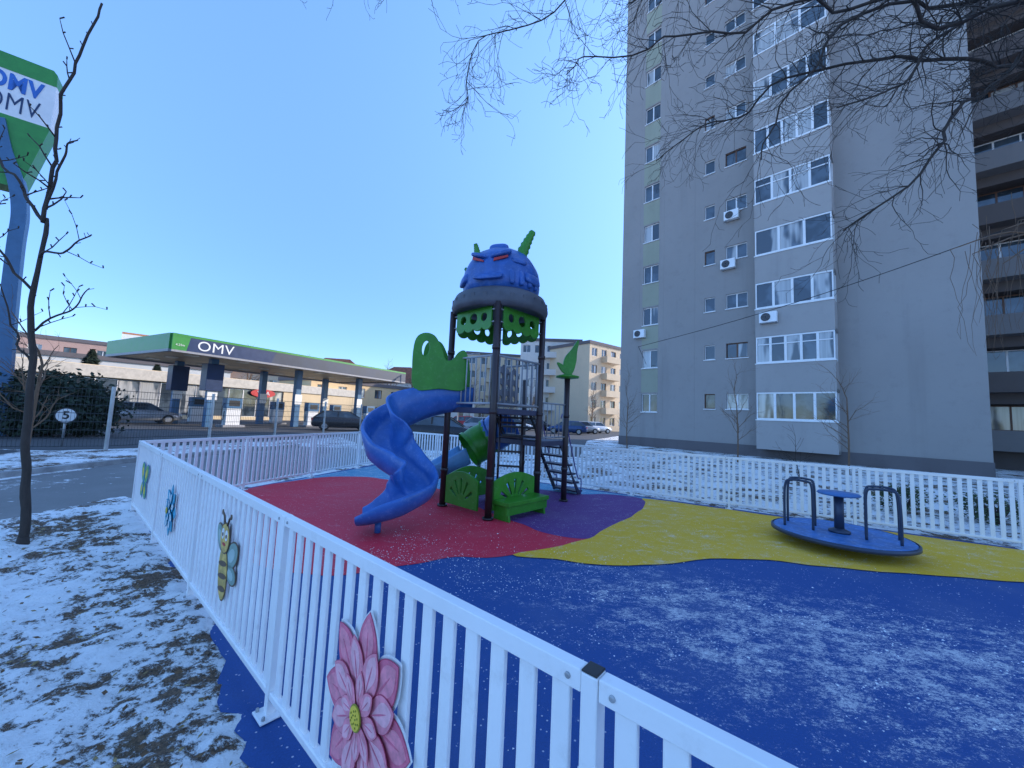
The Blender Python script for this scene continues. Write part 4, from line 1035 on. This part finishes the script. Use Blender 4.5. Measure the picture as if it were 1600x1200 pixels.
# ------------------------------------------------------------------ cars
def loft(mb,secs,mi=0,sm=True):
    K=len(secs[0]); vs=[q for s in secs for q in s]
    mb.add(vs,[(i*K+j,i*K+(j+1)%K,(i+1)*K+(j+1)%K,(i+1)*K+j) for i in range(len(secs)-1) for j in range(K)],mi,sm)
    mb.add(secs[0],[tuple(range(K-1,-1,-1))],mi); mb.add(secs[-1],[tuple(range(K))],mi)
def car(col,label):
    e=thing("parked_car",(0,0,0),label,"car","cars parked around the petrol station and road")
    bm=mat("car_paint_%s"%col[0],col[1],.25,.2,var=.05)
    st=[(-2.15,.70,.38,.78),(-2.05,.80,.28,.90),(-1.5,.86,.24,.95),(-.6,.88,.22,.95),(.6,.88,.22,.93),(1.2,.87,.24,.88),(1.8,.82,.26,.76),(2.1,.72,.30,.62),(2.18,.6,.36,.52)]
    mb=MB(); loft(mb,[[V((x,-h*.9,zb)),V((x,-h,zb+.15)),V((x,-h,zt-.14)),V((x,-h*.9,zt)),V((x,h*.9,zt)),V((x,h,zt-.14)),V((x,h,zb+.15)),V((x,h*.9,zb))] for x,h,zb,zt in st])
    mb.add([(-1.25,-.60,1.44),(.25,-.60,1.44),(.25,.60,1.44),(-1.25,.60,1.44),(-1.35,-.66,1.38),(.38,-.66,1.38),(.38,.66,1.38),(-1.35,.66,1.38)],[(0,1,2,3),(4,5,1,0),(5,6,2,1),(6,7,3,2),(7,4,0,3)],0)
    for x0,x1 in((-1.40,-2.0),(.35,1.15),(-.45,-.47)):
        for s in(-1,1): mb.hull(((x0+x1)/2,s*.735,1.16),((x1-x0)/2,0,-.24),(0.04,0,0),(0,.02,0))
    finish(mb,"body",bm,e)
    g_=MB(); g_.add([(-1.95,-.78,.93),(1.12,-.78,.90),(1.12,.78,.90),(-1.95,.78,.93),(-1.34,-.65,1.385),(.37,-.65,1.385),(.37,.65,1.385),(-1.34,.65,1.385)],[(0,1,5,4),(1,2,6,5),(2,3,7,6),(3,0,4,7)]); finish(g_,"window",M_GLASS,e)
    for x in(-1.32,1.35):
        for s in(-1,1):
            w_=MB(); w_.cyl((x,s*.70,.32),(x,s*.895,.32),.32,n=20); wo=finish(w_,"wheel",M_TYRE,e)
            r_=MB(); r_.cyl((x,s*.89,.32),(x,s*.905,.32),.2,n=12); finish(r_,"rim",M_RIM,wo)
    for s in(-1,1):
        l=MB(); l.hull((2.02,s*.60,.62),(.10,-.02*s,0),(0,.14,0),(-.03,0,.06)); finish(l,"headlight",M_LAMP,e)
        l=MB(); l.hull((-2.12,s*.62,.78),(.04,0,0),(0,.12,0),(0,0,.08)); finish(l,"tail_light",M_RED,e)
    return e
SIL=("silver",(.32,.33,.35)); DRK=("dark",(.03,.03,.035)); WHT=("white",(.7,.7,.7)); REDC=("red",(.35,.03,.03)); BLU=("blue",(.04,.08,.2))
for kind,lab,locs in((SIL,"silver hatchback car parked by the petrol station",[((-25.2,26.2),1.0),((-2.0,34),.1),((8.5,46),.3)]),
    (DRK,"dark car parked on the road behind the playground",[((-3.6,20.6),.05),((-12.5,29),.5),((3.5,50),.2),((-13,43),1.2)]),
    (WHT,"white car parked on the road",[((-8,30),.1),((11,50),.4),((0.5,46),.1)]),
    (REDC,"red car parked on the road",[((-4.5,42),.1)]),(BLU,"dark blue car parked on the road",[((6.2,42),2.9),((-9.5,38),.3)])):
    c0=None
    for (x,y),r in locs:
        if c0 is None: c0=car(kind,lab); move(c0,(x,y,.01),r)
        else: dup(c0,(x,y,.01),r)
dt=bare((-6,60,0),9,"leafless street tree in the distance",.14,M_BARKL,2,"distant street trees",.6,.4)
dt.location=(0,0,0)
for x,y,s in((-16,62,1),(-22,68,1.1),(0,58,.8),(3,55,.7),(-10,70,1.1),(11,52,.7),(-32,60,1),(-40,58,1.1)): dup(dt,(x,y,0),x,s)
dt.location=(-6,60,0)
def lamp():
    e=thing("street_lamp",(0,0,0),"tall grey street lamp beside the road","street lamp","street lamps along the road")
    mb=MB(); mb.tube(smooth([(0,0,0),(0,0,7),(.2,0,7.7),(1.3,0,8)],5),.06,8); finish(mb,"pole",M_STEEL,e)
    mb=MB(); mb.hull((1.6,0,8.0),(.35,0,.03),(0,.12,0),(0,0,.05)); finish(mb,"lamp_head",M_GREYP,e,bevel=.02); return e
l0=lamp(); move(l0,(-5.5,40,0),0); dup(l0,(2,62,0),0)
mb=MB(); a=V((5.99,18.2,5.2)); b=V((15.5,8.0,8.2)); mb.tube([a.lerp(b,i/16)-V((0,0,.35*math.sin(math.pi*i/16))) for i in range(17)],.013,5)
a2=A+RM@V((-.3,-.02,5.6)); mb.tube([a2,a],.013,5)
finish(mb,"overhead_cable",M_BLACK,origin=tuple(a),label="thin black overhead cable crossing before the facade",category="cable")
